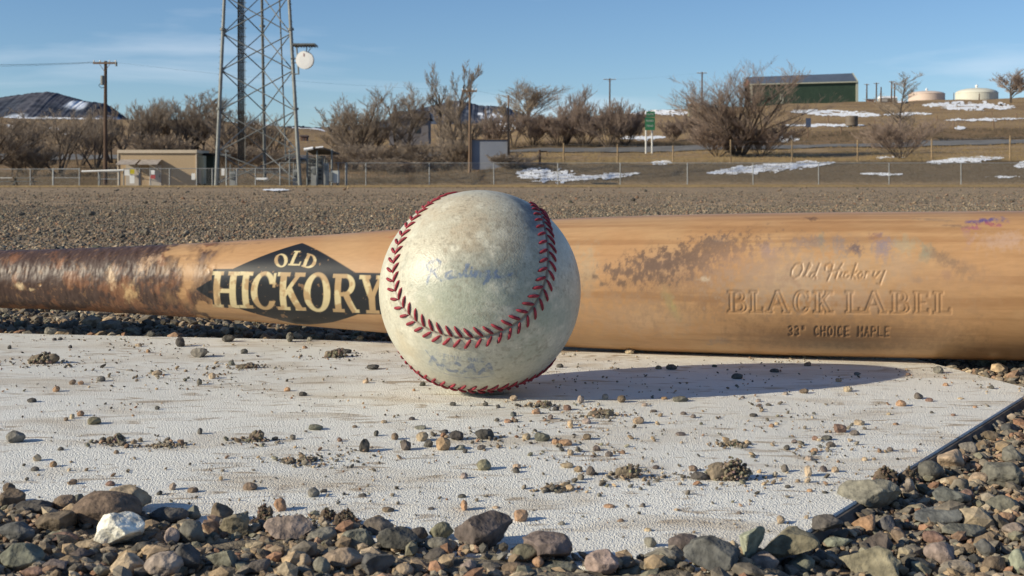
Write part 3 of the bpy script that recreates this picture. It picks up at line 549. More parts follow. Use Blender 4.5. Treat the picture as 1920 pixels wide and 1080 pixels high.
def blot(px, py, rmm, c, s, nz_=.9, asp=1., rot=0.):
    global bc
    d = bdir(px, py); u = np.array([1, 0, 0])-d[0]*d; u /= np.linalg.norm(u); v = np.cross(u, d); v *= np.sign(v[2]) or 1
    a = (U@u)*RB*1000; b2 = (U@v)*RB*1000; fr = (U@d) > 0; ca, sa = cos(rot), sin(rot)
    q = np.sqrt(((a*ca+b2*sa)/asp)**2+(-a*sa+b2*ca)**2)/rmm; m_ = (1-sst(.3, 1.2, q+(nB-.5)*nz_*2))*min(s*1.35, .9)*fr*(.7+.3*sst(.35, .6, nC))
    bc = lay(bc, np.array(c), m_)
gr = (.34, .37, .29)
blot(880, 560, 17, (.32, .36, .31), .45, 1., 1.6); blot(990, 520, 14, (.30, .32, .26), .4, 1., .8); blot(850, 420, 13, (.42, .37, .28), .35, 1.1, 1.2); blot(870, 560, 12, gr, .55, .8, 1.5); blot(905, 495, 10, (.27, .28, .24), .5, 1., 1.3); blot(960, 440, 9, (.40, .36, .28), .5, 1.); blot(880, 440, 9, (.46, .38, .27), .5, 1.2)
blot(1015, 560, 9, (.30, .35, .28), .5, 1., .7); blot(1050, 590, 9, (.33, .37, .31), .5, .9); blot(1000, 640, 8, (.36, .38, .30), .45, 1.2); blot(1000, 410, 8, (.16, .18, .20), .6, .8, .75, .5)
blot(985, 385, 5, (.10, .12, .14), .75, .8, 1.5, -.9); blot(1040, 500, 9, (.42, .43, .37), .5, .7, .6); blot(870, 380, 9, (.52, .44, .32), .35, 1., 2); blot(760, 650, 7, (.52, .44, .30), .4, 1.2)
blot(860, 690, 8, (.42, .44, .40), .4, 1., 2.); blot(940, 700, 8, (.44, .42, .33), .4, 1.); blot(930, 520, 5, (.14, .18, .20), .45, 1.2, 1.6, -.4); blot(800, 590, 8, (.48, .46, .34), .4, 1.)
bc = lay(bc, np.array([.25, .22, .17]), sst(.54, .70, nC)*.45*sst(.38, .58, nA)); bc = bc*(1+(fbm(U, 70, 3, 24)-.5)*.22)[:, None]; bc = lay(bc, np.array([.16, .11, .09]), np.exp(-(dist/.7)**2)*.8); bc = lay(bc, np.array([.42, .38, .30]), np.exp(-((dist-2.8)/1.0)**2)*.45)
# stroke lettering
def segd(x, y, a, b2):
    ax, ay = a; bx, by = b2; dx, dy = bx-ax, by-ay; L2 = dx*dx+dy*dy+1e-12; t_ = np.clip(((x-ax)*dx+(y-ay)*dy)/L2, 0, 1)
    return np.hypot(x-ax-t_*dx, y-ay-t_*dy)
def lines_d(x, y, polys):
    d = np.full(len(x), 1e3)
    for p in polys:
        for a, b2 in zip(p[:-1], p[1:]): d = np.minimum(d, segd(x, y, a, b2))
    return d
def arc(cx, cy, rx, ry, a0, a1, n=10): return [(cx+rx*cos(R_(a0+(a1-a0)*k/n)), cy+ry*sin(R_(a0+(a1-a0)*k/n))) for k in range(n+1)]
GL = {'A': [[(0, 0), (.5, 1), (1, 0)], [(.2, .36), (.8, .36)]], 'B': [[(0, 0), (0, 1), (.6, 1)]+arc(.6, .77, .3, .23, 90, -90)+[(0, .54)], [(.6, .54)]+arc(.62, .27, .36, .27, 90, -90)+[(0, 0)]],
      'C': [arc(.5, .5, .48, .5, 45, 315, 14)], 'E': [[(.9, 1), (0, 1), (0, 0), (.9, 0)], [(0, .5), (.7, .5)]], 'F': [[(.9, 1), (0, 1), (0, 0)], [(0, .5), (.7, .5)]],
      'H': [[(0, 0), (0, 1)], [(.9, 0), (.9, 1)], [(0, .5), (.9, .5)]], 'I': [[(.5, 0), (.5, 1)]], 'K': [[(0, 0), (0, 1)], [(.9, 1), (.05, .45)], [(.35, .6), (.95, 0)]], 'L': [[(0, 1), (0, 0), (.85, 0)]],
      'M': [[(0, 0), (0, 1), (.5, .35), (1, 1), (1, 0)]], 'N': [[(0, 0), (0, 1), (.9, 0), (.9, 1)]], 'O': [arc(.5, .5, .48, .5, 0, 360, 16)], 'P': [[(0, 0), (0, 1), (.6, 1)]+arc(.6, .75, .3, .25, 90, -90)+[(0, .5)]],
      '3': [arc(.45, .75, .4, .25, 150, -90)+arc(.45, .26, .45, .26, 90, -150)], '"': [[(.3, 1), (.25, .72)], [(.65, 1), (.6, .72)]], ' ': []}
def text_polys(s, w=.62, gap=.28, slant=0., serif=0):
    x = 0; P = []
    for ch in s:
        ww = w*(.35 if ch == 'I' else 1)
        for p in GL[ch]: P.append([(x+a*ww+b2*slant if ch != 'I' else x+ww*.5+b2*slant, b2) for a, b2 in p])
        x += ww+gap
    return P, x-gap
bink = np.zeros(len(U))
def ballframe(px, py):
    d = bdir(px, py); u = np.array([1, 0, 0])-d[0]*d; u /= np.linalg.norm(u); v = np.cross(d, u)*-1; v = v if v[2] > 0 else -v
    return (U@u)*RB*1000, (U@v)*RB*1000, (U@d) > .5
def ink(px, py, polys, wmm, strength, wob=0.):
    x, y, fr = ballframe(px, py); box = fr & (np.abs(x) < 20) & (np.abs(y) < 8); i_ = np.where(box)[0]
    d = lines_d(x[i_], y[i_], polys); bink[i_] = np.maximum(bink[i_], (1-sst(wmm*.5-.12, wmm*.5+.2, d))*strength)
raw = [[(-15, -3.2), (-14, 0), (-12.6, 3.6), (-13.5, 4.5), (-15, 3.2), (-14.6, 1.6)], [(-14, 3.8), (-11.5, 5), (-10.2, 3.9), (-10.6, 2.1), (-12.8, .8), (-11.2, -1.2), (-9.6, -2.6), (-8, -1.8)],
       [(-6.2, .4), (-8, -.2), (-8.3, -1.8), (-7, -2), (-6.2, -.2), (-6.2, -1.8), (-5, -1.4)], [(-4.8, .3), (-4.7, -1.6), (-3.4, -.6), (-3.3, -1.7), (-1.8, -.6), (-1.7, .4)],
       [(-1.4, -.2), (-.2, 3), (-1, 2.6), (-1.3, -1.4), (0, -1.2)], [(.6, .3), (.6, -1.5), (1.6, -1)], [(.9, 1.5), (1, 1.4)], [(2, .3), (2, -1.6), (3, .2), (3.8, -.2), (3.8, -1.6), (4.8, -1)],
       [(6.6, .3), (5.2, 0), (5.2, -1.5), (6.5, -1), (6.7, .2), (6.3, -3), (5, -4), (6, -2.4), (8, -1)], [(9.2, .5), (8.6, -.4), (9.4, -1.2), (8.4, -1.8), (11.5, -1.4), (14.5, -.2)]]
ink(880, 510, raw, .85, .85)
def fit(s, x0, x1, y0, h_, slant=0., w=.62, gap=.28):
    P, tw = text_polys(s, w, gap, slant); k = (x1-x0)/tw; return [[(x0+a*k, y0+b2*h_) for a, b2 in p] for p in P]
ink(862, 692, fit('OFFICIAL BALL', -8.5, 8.5, 4.1, 1.7), .38, .7)
ink(862, 692, fit('NCAA', -11, 11, -2.2, 5.0, .25, .8, .22), 1.5, .8)
ink(862, 692, [[(-12.5, 4.6), (-11.5, 3.4), (-10.5, 2.2)], [(-10, -4), (-4, -4.9), (4, -4.9), (11, -3.8)]], .5, .55)
fade = .30+.7*sst(.38, .60, fbm(U, 24, 4, 31)); bc = lay(bc, np.array([.11, .16, .27]), bink*fade*.9)
V = BC+U*(RB+disp[:, None])-0; V = BC+U*((RB-.00012)+disp)[:, None]
i = (np.arange(NT-1)[:, None]*NL+np.arange(NL)[None]); j = (np.arange(NT-1)[:, None]*NL+(np.arange(NL)[None]+1) % NL)
Q = np.stack([i, j, j+NL, i+NL], 2).reshape(-1, 4)[:, ::-1]
m_ball = mat('scuffed baseball leather', (1.04, 1.04, 1.04), (.93, .93, .92), scale=900, rough=.42, attr=True, bump=.35, bscale=1500, bdist=.0004, spec=.45, detail=3)
ball = empty('baseball', tuple(BC), 'scuffed off-white baseball with red stitching and faded blue print, on the white plate', 'baseball')
lb = fastmesh('leather_cover', V-BC, Q, m_ball, ball, cols=bc, smooth=True)
NS = 118; s0, tot = seamcurve(NS*40); VV, FF = [], []; off = 0
tgt = bdir(680+500*.398, 330+765*.398); k0 = int((s0@tgt).argmax()); sgn = 1 if (s0[(k0+20) % len(s0)]-s0[k0])[0] > 0 else -1
for k in range(NS):
    for side in (-1, 1):
        c0 = s0[(k*40+(8 if side > 0 else 0)) % len(s0)]; c1 = s0[(k*40+48) % len(s0)]; tg = (s0[(k*40+5) % len(s0)]-s0[(k*40-5) % len(s0)]); tg /= np.linalg.norm(tg)
        bn = np.cross(c0, tg)*side; tg = tg*sgn; jit = rng.normal(size=2)*.12
        p_in = c0*RB+(bn*.30+tg*.9)*.001; p_out = c0*RB+(bn*(4.1+jit[0])+tg*(-1.9+jit[1]))*.001
        n_ = 7; ring = 6
        for a in range(n_):
            t_ = a/(n_-1); p = p_in*(1-t_)+p_out*t_; u = p/np.linalg.norm(p); lift = .00022+.00030*sin(pi*min(t_*1.05, 1))-(.0004 if a == n_-1 else 0)
            p = u*(RB+lift); r_ = .00052*(.62+.5*sin(pi*(.18+t_*.72)))*(1 if 0 < a < n_-1 else .45)
            dd = (p_out-p_in); dd /= np.linalg.norm(dd); sd = np.cross(dd, u)
            for q in range(ring): an = 2*pi*q/ring; VV.append(p+(sd*cos(an)+u*sin(an)*.75)*r_)
        for a in range(n_-1):
            for q in range(ring): FF.append((off+a*ring+q, off+a*ring+(q+1) % ring, off+(a+1)*ring+(q+1) % ring, off+(a+1)*ring+q))
        off += n_*ring
m_thr = mat('waxed red thread', (.32, .035, .055), (.17, .02, .03), scale=700, rough=.6, bump=.4, bscale=2500, bdist=.0003, spec=.3)
st = fastmesh('stitching', np.array(VV), FF, m_thr, ball, smooth=True)

#@BAT
# axis through two measured points; r from the half heights seen along it
P1 = np.array([(1700-960)*.5638/F, .5638, .0324]); P0 = np.array([(0-960)*.6727/F, .6727, CAMH-(523-HZ)*.6727/F])
AX = (P1-P0)/np.linalg.norm(P1-P0)
FR = np.cross(AX, [0, 0, 1]); FR /= np.linalg.norm(FR); FR = FR if FR[1] < 0 else -FR; UP = np.cross(AX, FR); UP = UP if UP[2] > 0 else -UP
prof = [(0, 53.5), (100, 56), (200, 60), (300, 65.5), (400, 71.5), (500, 79), (600, 86.5), (700, 94.5), (800, 103), (930, 112.5), (1060, 121), (1230, 128.5), (1400, 133), (1550, 136), (1700, 138), (1920, 141)]
AA, RR = [], []
for px, hp in prof:
    # a where the axis projects on px: solve (P0x+a*ux)/(P0y+a*uy)=q
    q = (px-960)/F; a = (q*P0[1]-P0[0])/(AX[0]-q*AX[1]); AA.append(a); RR.append(hp*(P0[1]+a*AX[1])/F*.992)
AA = np.array(AA); RR = np.array(RR); amax = AA[14]+.148; amin = amax-.838
ka = np.concatenate([[amin, amin+.006, amin+.012, amin+.02, amin+.04, amin+.08, AA[0]-.06], AA, [AA[-1]+.02, amax-.015, amax-.006, amax-.001]])
kr = np.concatenate([[.019, .0245, .0245, .016, .0128, .0125, .0138], RR, [RR[-1]*.995, RR[-1]*.985, RR[-1]*.86, RR[-1]*.5]])
av = np.unique(np.concatenate([np.arange(amin, AA[0]-.02, .003), np.arange(AA[0]-.02, amax, .00038), np.arange(amax-.02, amax, .0005)]))
rv = np.interp(av, ka, kr); ker = np.ones(41)/41; rs = np.convolve(np.pad(rv, 20, 'edge'), ker, 'valid'); md = (av > AA[0]) & (av < AA[-1]); rv[md] = rs[md]
tv = np.concatenate([np.linspace(-1.5, 1.75, 230), np.linspace(1.75, 2*pi-1.5, 42)[1:-1]]); NT2 = len(tv)
Ag, Tg = np.meshgrid(av, tv, indexing='ij'); a_, t_g = Ag.ravel(), Tg.ravel(); r_ = np.repeat(rv, NT2)
dirn = FR[None]*np.cos(t_g)[:, None]+UP[None]*np.sin(t_g)[:, None]; arcm = r_*t_g
def bat_at(px, py):
    """(distance along the axis, arc length up the front) where this pixel meets the bat"""
    d = np.array([(px-960)/F, 1, -(py-HZ)/F]); o = np.array([0, 0, CAMH]); t_ = .3; q = (px-960)/F; a = (q*P0[1]-P0[0])/(AX[0]-q*AX[1])
    for _ in range(6):
        r = np.interp(a, av, rv); w0 = o-P0; dp = d-(d@AX)*AX; wp = w0-(w0@AX)*AX; A_, B_, C0 = dp@dp, dp@wp, wp@wp-r*r
        t_ = (-B_-math.sqrt(max(B_*B_-A_*C0, 0)))/A_; p = o+d*t_-P0; a = p@AX
    n_ = p-a*AX; return a, r*math.atan2(n_@UP, n_@FR), r
UVP = np.stack([a_*1000, arcm*1000, a_*0], 1)      # millimetres along and around
g1 = fbm(UVP*np.array([.03, 1.0, 1]), .9, 4, 41); g2 = fbm(UVP*np.array([.012, .35, 1]), .8, 3, 42); g3 = fbm(UVP, .045, 4, 43); g4 = fbm(UVP*np.array([.25, 1.4, 1]), 1.2, 3, 44)
wc = np.tile(np.array([.44, .255, .125]), (len(a_), 1)); wc = lay(wc, np.array([.47, .295, .155]), sst(.4, .65, g3)*.7)
wc = lay(wc, np.array([.30, .16, .075]), sst(.54, .72, g2)*.6); wc = lay(wc, np.array([.34, .19, .09]), sst(.58, .74, g1)*.45); wc *= (1+(g4-.5)*.14)[:, None]
nF = fbm(UVP*np.array([1, .8, 1]), 1.7, 3, 60); nS = fbm(UVP*np.array([1, .6, 1]), .22, 5, 45); nT = fbm(UVP*np.array([1.1, .7, 1]), .55, 6, 46, .68)
disp = np.zeros(len(a_)); gloss = np.full(len(a_), .42)
def sm(px, py, wx, wy, c, s, rot=0., rough=1.6, nn=None):
    global wc
    a0, q0, r0 = bat_at(px, py); sc = F/(P0[1]+a0*AX[1]-r0); x = (a_-a0)*sc; y = (arcm-q0)*sc; ca, sa = cos(rot), sin(rot)
    near = (np.abs(x) < 250) & (np.abs(y) < 200); n_ = nT if nn is None else nn
    q = np.sqrt(((x*ca+y*sa)/wx)**2+((-x*sa+y*ca)/wy)**2); m_ = (1-sst(.1, 1.45, q+(n_-.5)*rough*2))*s*near*(.74+.26*sst(.35, .6, nF)); wc = lay(wc, np.array(c), m_)
dk = (.075, .05, .038)
# smudges, ball marks and ink on the barrel, plus dimness painted along its underside
sm(1210, 505, 62, 22, dk, .8, .12, 2.2); sm(1285, 480, 66, 20, dk, .75, .35, 2.2); sm(1345, 452, 30, 14, (.16, .13, .12), .85, .1, 1.6); sm(1300, 520, 100, 26, (.34, .19, .10), .6, .1, 2)
sm(1240, 495, 30, 14, (.07, .055, .055), .8, .35, 2); sm(1370, 480, 60, 28, (.42, .24, .14), .5, 0, 2); sm(1100, 510, 24, 50, (.36, .33, .24), .45, 0, 1.6); sm(1280, 590, 60, 34, (.40, .27, .16), .45, .2, 1.8)
sm(1258, 570, 10, 34, (.36, .40, .16), .55, .4, 1.4); sm(1340, 565, 60, 16, (.30, .17, .09), .6, .3, 2); sm(1200, 600, 90, 40, (.50, .35, .24), .5, 0, 1.2); sm(1480, 520, 110, 44, (.47, .36, .26), .5, .1, 1.4)
sm(1440, 470, 18, 22, (.20, .18, .25), .6, 0, 1.8); sm(1540, 450, 6, 24, (.16, .24, .20), .6, .1, 1.2); sm(1575, 460, 12, 20, (.16, .16, .20), .6, .2, 1.8); sm(1520, 455, 40, 12, (.15, .13, .16), .6, .1, 2.4); sm(1605, 465, 16, 14, (.06, .05, .09), 1., .2, 2.); sm(1655, 462, 16, 26, (.16, .17, .28), .7, 0, 1.8)
sm(1640, 445, 14, 10, (.26, .12, .08), .6, 0, 2); sm(1735, 475, 15, 18, (.15, .25, .22), .6, 0, 1.5); sm(1700, 460, 22, 20, (.30, .34, .26), .45, 0, 1.6); sm(1770, 485, 24, 12, (.18, .13, .09), .75, -.5, 2.2); sm(1800, 505, 20, 10, (.18, .13, .09), .6, -.6, 2.2)
sm(1775, 515, 14, 12, (.24, .14, .12), .5, 0, 1.6); sm(1522, 410, 12, 9, (.14, .08, .05), .85, .1, 2); sm(1840, 414, 26, 10, (.09, .07, .22), 1., .15, 1.8); sm(1856, 420, 20, 9, (.34, .08, .12), .75, .1, 2.2); sm(1825, 428, 16, 7, (.30, .07, .18), .7, .1, 2.2)
sm(1870, 412, 14, 12, (.10, .10, .24), .6, 0, 2); sm(1815, 445, 10, 22, (.34, .20, .16), .5, 0, 1.8); sm(1745, 412, 40, 5, (.26, .18, .12), .7, -.15, 1.8); sm(1790, 423, 26, 5, (.20, .13, .09), .7, -.1, 2); sm(1880, 450, 50, 22, (.50, .36, .30), .5, 0, 1.4)
sm(1690, 500, 34, 34, (.42, .31, .22), .5, 0, 1.4); sm(1720, 525, 9, 9, (.22, .17, .15), .6, 0, 1.2); sm(1600, 560, 100, 26, (.46, .34, .26), .45, 0, 1.6); sm(1830, 580, 12, 24, (.32, .19, .10), .5, 0, 1.2); sm(1500, 640, 200, 22, (.36, .22, .11), .35, 0, 1.2)
sm(1320, 523, 12, 5, (.80, .72, .55), .9, 0, 1.8); sm(1345, 640, 18, 12, (.26, .22, .20), .5, 0, 1.8); sm(1230, 618, 12, 20, (.30, .17, .09), .45, 0, 2); sm(745, 443, 24, 5, (.42, .10, .06), .6, 0, 2); sm(1100, 405, 60, 9, (.54, .36, .25), .3, 0, 1.4)
sm(1270, 492, 120, 30, (.24, .15, .11), .55, .25, .7); sm(1560, 455, 130, 24, (.31, .22, .145), .4, 0, .9); sm(1790, 495, 60, 16, (.27, .17, .11), .5, -.4, 1.); sm(1290, 530, 230, 62, (.27, .165, .10), .55, .12, 1.8); sm(1490, 520, 150, 50, (.42, .31, .21), .65, .05, 1.6); sm(1600, 630, 260, 44, (.25, .15, .085), .55, 0, 1.4); sm(1720, 540, 150, 60, (.38, .235, .13), .5, 0, 1.4); sm(1140, 590, 110, 46, (.38, .25, .15), .5, 0, 1.4); sm(1330, 470, 90, 30, (.16, .105, .075), .7, .3, 2.4); sm(1230, 505, 80, 24, (.14, .09, .065), .75, .15, 2.4); sm(1420, 500, 90, 40, (.36, .22, .14), .5, 0, 2.)
# pine tar and worn lacquer on the handle
ap, _, _ = bat_at(352, 530); edge = (a_-ap)*1000+(g3-.5)*40+(nS-.5)*44
tar = 1-sst(-14, 16, edge)
tar *= 1-.85*sst(.555, .65, fbm(UVP*np.array([1, 1.2, 1]), .10, 5, 47)-.0026*np.clip(-edge, 0, 60)+.02)
wc = lay(wc, np.array([.50, .30, .14]), (1-sst(-20, 45, edge))*.5)
tn = fbm(UVP*np.array([1, .7, 1]), .14, 6, 48, .62)+.05*np.sin(np.clip(-t_g, -1.5, 1.5))+.0
tcol = np.array([.055, .032, .028])[None]*(1-sst(.5, .66, tn)[:, None])+np.array([.17, .075, .04])[None]*sst(.5, .66, tn)[:, None]
low = sst(.56, .7, nT)*.28; wc = wc*(1-tar[:, None]*.97)+tcol*tar[:, None]*.97; wc = lay(wc, np.array([.40, .22, .10]), low*tar)
disp += tar*.00022+tar*(fbm(UVP*np.array([1, .6, 1]), .30, 4, 49, .5)-.5)*.0009+tar*(fbm(UVP*np.array([1, .25, 1]), .9, 2, 59)-.5)*.00022; gloss = gloss*(1-tar)+.50*tar
sm(130, 545, 10, 0.1, (.5, .3, .2), 0); sm(38, 537, 13, 6, (.72, .55, .33), .95, -.25, 1.); sm(60, 543, 7, 3, (.70, .52, .30), .8, 0, 1.4); sm(243, 548, 16, 20, (.50, .34, .17), .9, 0, 1.4); sm(207, 520, 9, 24, (.60, .42, .25), .75, .25, 1.4)
sm(270, 495, 12, 16, (.52, .33, .19), .6, .3, 2); sm(290, 485, 14, 10, (.56, .38, .24), .6, 0, 2); sm(200, 500, 4, 26, (.03, .02, .02), .9, -.6, 1.3); sm(390, 470, 18, 6, (.16, .09, .05), .8, -.2, 2); sm(384, 484, 20, 9, (.12, .08, .07), .7, .5, 2.2); sm(370, 520, 14, 20, (.30, .18, .10), .6, 0, 2)
sm(395, 560, 26, 9, (.22, .13, .07), .7, -.1, 2); sm(440, 458, 60, 4, (.22, .12, .07), .6, .04, 2.4)
# label, drawn in the bat's own surface coordinates
def frame(o, xr, yt):
    A0 = np.array(bat_at(*o)[:2]); A1 = np.array(bat_at(*xr)[:2]); A2 = np.array(bat_at(*yt)[:2]); M = np.stack([A1-A0, A2-A0], 1); Mi = np.linalg.inv(M)
    q = np.stack([a_-A0[0], arcm-A0[1]], 0); r = Mi@q; return r[0], r[1]
def z1(x, y): return 360+x/4.5, 420+y/4.5
def poly_sdf(x, y, P):
    d = np.full(len(x), 1e3); ins = np.zeros(len(x), bool); n = len(P)
    for k in range(n):
        a, b2 = P[k], P[(k+1) % n]; d = np.minimum(d, segd(x, y, a, b2)); c_ = (a[1] > y) != (b2[1] > y)
        with np.errstate(divide='ignore', invalid='ignore'): ins ^= c_ & (x < (b2[0]-a[0])*(y-a[1])/(b2[1]-a[1])+a[0])
    return np.where(ins, -d, d)
front = (t_g > -1.5) & (t_g < 1.6); reg = np.where(front & (a_ > bat_at(355, 540)[0]) & (a_ < bat_at(960, 540)[0]))[0]
LP = [(930, 160), (1380, 410), (1660, 415), (1668, 470), (1800, 560), (1690, 660), (1680, 762), (1400, 762), (1180, 830), (990, 848), (880, 842), (700, 800), (400, 715), (180, 700), (172, 640), (35, 548), (165, 468), (180, 380), (345, 378)]
LPm = [tuple(1000*v for v in bat_at(*z1(*p))[:2]) for p in LP]
sd = poly_sdf(a_[reg]*1000, arcm[reg]*1000, LPm); lm = np.zeros(len(a_)); lm[reg] = 1-sst(-.22, .22, sd)
worn = sst(.70, .8, fbm(UVP, .5, 4, 52)); bcol = np.array([.016, .018, .022]); wc = lay(wc, bcol, lm*(1-.45*worn)); gloss = gloss*(1-lm)+.34*lm
# heavy slab letters: boxes and ellipse rings in a 0..1 high cell
def boxd(x, y, x0, y0, x1, y1, w_):
    dx, dy = x1-x0, y1-y0; L_ = math.hypot(dx, dy); ux, uy = dx/L_, dy/L_; u = (x-(x0+x1)/2)*ux+(y-(y0+y1)/2)*uy; v = -(x-(x0+x1)/2)*uy+(y-(y0+y1)/2)*ux
    return np.maximum(np.abs(u)-L_/2, np.abs(v)-w_/2)
def elld(x, y, cx, cy, rx, ry): return (np.sqrt(((x-cx)/rx)**2+((y-cy)/ry)**2)-1)*min(rx, ry)
def ring(x, y, cx, cy, rx, ry, tx, ty): return np.maximum(elld(x, y, cx, cy, rx, ry), -elld(x, y, cx, cy, rx-tx, ry-ty))
ST, SF = .17, .10
def serif(x, y, cx, cy, w_): return boxd(x, y, cx-w_/2, cy, cx+w_/2, cy, SF)
def stem(x, y, cx, sw=.36): return np.minimum(np.minimum(boxd(x, y, cx, 0, cx, 1, ST), serif(x, y, cx, .05, sw)), serif(x, y, cx, .95, sw))
def heavy(ch, x, y):
    if ch == 'I': return stem(x, y, .18)
    if ch == 'H': return np.minimum.reduce([stem(x, y, .15, .30), stem(x, y, .57, .30), boxd(x, y, .15, .5, .57, .5, .11)])
    if ch == 'O': return ring(x, y, .35, .5, .35, .52, .18, .10)
    if ch == 'C':
        r = np.maximum(ring(x, y, .36, .5, .36, .52, .18, .10), -np.maximum(-(x-.42), np.abs(y-.48)-.22)); return np.minimum(r, boxd(x, y, .64, .62, .64, .98, .07))
    if ch == 'K': return np.minimum.reduce([stem(x, y, .17, .34), boxd(x, y, .2, .40, .58, .96, .10), boxd(x, y, .33, .60, .60, .04, .17), serif(x, y, .60, .95, .28), serif(x, y, .62, .05, .28)])
    if ch == 'R':
        bw = np.maximum(ring(x, y, .34, .73, .28, .27, .15, .10), -(x-.30)); return np.minimum.reduce([stem(x, y, .16, .32), bw, boxd(x, y, .16, .95, .34, .95, .10), boxd(x, y, .16, .50, .36, .50, .10), boxd(x, y, .38, .5, .60, .02, .16), serif(x, y, .64, .05, .16)])
    if ch == 'Y': return np.minimum.reduce([boxd(x, y, .36, 0, .36, .5, ST), boxd(x, y, .36, .42, .14, .96, .17), boxd(x, y, .36, .42, .58, .96, .11), serif(x, y, .14, .95, .30), serif(x, y, .58, .95, .27), serif(x, y, .36, .05, .36)])
    if ch == 'L': return np.minimum.reduce([stem(x, y, .18, .34), boxd(x, y, .18, .05, .62, .05, .10), boxd(x, y, .61, 0, .61, .26, .07)])
    if ch == 'D': return np.minimum.reduce([boxd(x, y, .16, 0, .16, 1, ST), boxd(x, y, .03, .95, .3, .95, .1), boxd(x, y, .03, .05, .3, .05, .1), np.maximum(ring(x, y, .24, .5, .44, .5, .17, .10), -(x-.22))])
    if ch == 'A': return np.minimum.reduce([boxd(x, y, .10, .02, .38, 1, .08), boxd(x, y, .38, 1, .68, .02, .15), boxd(x, y, .2, .36, .58, .36, .07), serif(x, y, .10, .04, .24), serif(x, y, .68, .04, .26)])
    if ch == 'B': return np.minimum.reduce([stem(x, y, .16, .30), np.maximum(ring(x, y, .34, .75, .24, .25, .13, .08), -(x-.30)), np.maximum(ring(x, y, .36, .27, .28, .27, .14, .08), -(x-.30)), boxd(x, y, .16, .96, .34, .96, .08), boxd(x, y, .16, .52, .34, .52, .07), boxd(x, y, .16, .04, .36, .04, .08)])
    if ch == 'E': return np.minimum.reduce([stem(x, y, .16, .28), boxd(x, y, .16, .96, .58, .96, .07), boxd(x, y, .16, .04, .60, .04, .07), boxd(x, y, .16, .5, .46, .5, .06), boxd(x, y, .57, .98, .57, .78, .06), boxd(x, y, .59, 0, .59, .22, .06)])
cream = np.array([.60, .50, .29]); cm = np.zeros(len(a_))
for ch, x0, x1, yb, yt in [('H', 178, 405, 703, 398), ('I', 408, 520, 709, 400), ('C', 513, 722, 716, 404), ('K', 728, 965, 724, 406), ('O', 955, 1180, 733, 412), ('R', 1192, 1415, 742, 420), ('Y', 1418, 1640, 752, 430)]:
    fx, fy = frame(z1(x0, yb), z1(x1, yb+(x1-x0)*.035), z1(x0, yt)); wd = {'H': .72, 'I': .36, 'C': .70, 'K': .76, 'O': .70, 'R': .72, 'Y': .72}[ch]; fx = fx*wd
    k = np.where((fx > -.1) & (fx < 1) & (fy > -.15) & (fy < 1.15) & front)[0]; cm[k] = np.maximum(cm[k], 1-sst(-.014, .014, heavy(ch, fx[k], fy[k])))
for ch, o_, xr, yt, wd in [('O', (705, 372), (815, 352), (690, 262), .70), ('L', (808, 348), (912, 352), (862, 226), .66), ('D', (918, 356), (1028, 392), (968, 244), .70)]:
    fx, fy = frame(z1(*o_), z1(*xr), z1(*yt)); fx = fx*wd; k = np.where((fx > -.1) & (fx < .9) & (fy > -.15) & (fy < 1.15) & front)[0]
    cm[k] = np.maximum(cm[k], 1-sst(-.02, .02, heavy(ch, fx[k], fy[k])))
tat = sst(.50, .60, fbm(UVP, .16, 4, 55)); lc = lay(np.tile(cream, (len(a_), 1)), np.array([.36, .21, .10]), tat*.7); wc = wc*(1-cm[:, None])+lc*cm[:, None]
# worn marks across the label letters
# pressed lettering on the barrel
def z3(x, y): return 1400+x*.3148, 380+y*.3148
eng = np.zeros(len(a_))
script = [[(325, 360), (295, 365), (270, 400), (265, 435), (285, 450), (315, 435), (335, 395), (330, 362)], [(340, 440), (360, 415), (386, 372), (378, 358), (360, 400), (350, 440), (365, 448)], [(405, 415), (388, 422), (376, 445), (392, 450), (408, 432), (436, 362)], [(428, 380), (408, 435), (416, 450)],
          [(470, 402), (472, 375), (500, 358), (518, 366), (502, 420), (482, 465)], [(490, 412), (565, 396)], [(572, 362), (548, 400), (530, 452)], [(572, 415), (558, 442), (570, 448)], [(605, 415), (588, 420), (580, 444), (596, 450), (612, 438)], [(655, 362), (626, 450)], [(660, 408), (634, 430), (652, 452)],
          [(688, 412), (668, 428), (670, 450), (688, 445), (696, 424), (686, 412)], [(716, 412), (704, 450)], [(708, 428), (722, 412), (736, 416)], [(765, 410), (754, 436), (766, 446), (796, 412)], [(826, 405), (806, 455), (794, 490), (778, 482)]]
sp = [[tuple(1000*v for v in bat_at(*z3(*p))[:2]) for p in q] for q in script]
reg = np.where(front & (a_ > bat_at(1350, 540)[0]) & (a_ < bat_at(1800, 540)[0]))[0]
d = lines_d(a_[reg]*1000, arcm[reg]*1000, sp); eng[reg] = np.maximum(eng[reg], 1-sst(.12, .55, d))
P33, tw = text_polys('33" CHOICE MAPLE', .62, .34); fx, fy = frame(z3(250, 790), z3(850, 797), z3(250, 738)); k = np.where((fx > -.02) & (fx < 1.02) & (fy > -.2) & (fy < 1.2) & front)[0]
d = lines_d(fx[k]*tw, fy[k], P33); eng[k] = np.maximum(eng[k], (1-sst(.05, .15, d))*.8); hard = np.zeros(len(a_)); hard[k] = 1-sst(.05, .18, d)
xx = -120
BLX = [('B', -112, 5), ('L', 18, 105), ('A', 118, 262), ('C', 280, 375), ('K', 400, 520), ('L', 588, 680), ('A', 690, 838), ('B', 858, 975), ('E', 993, 1095), ('L', 1112, 1220)]
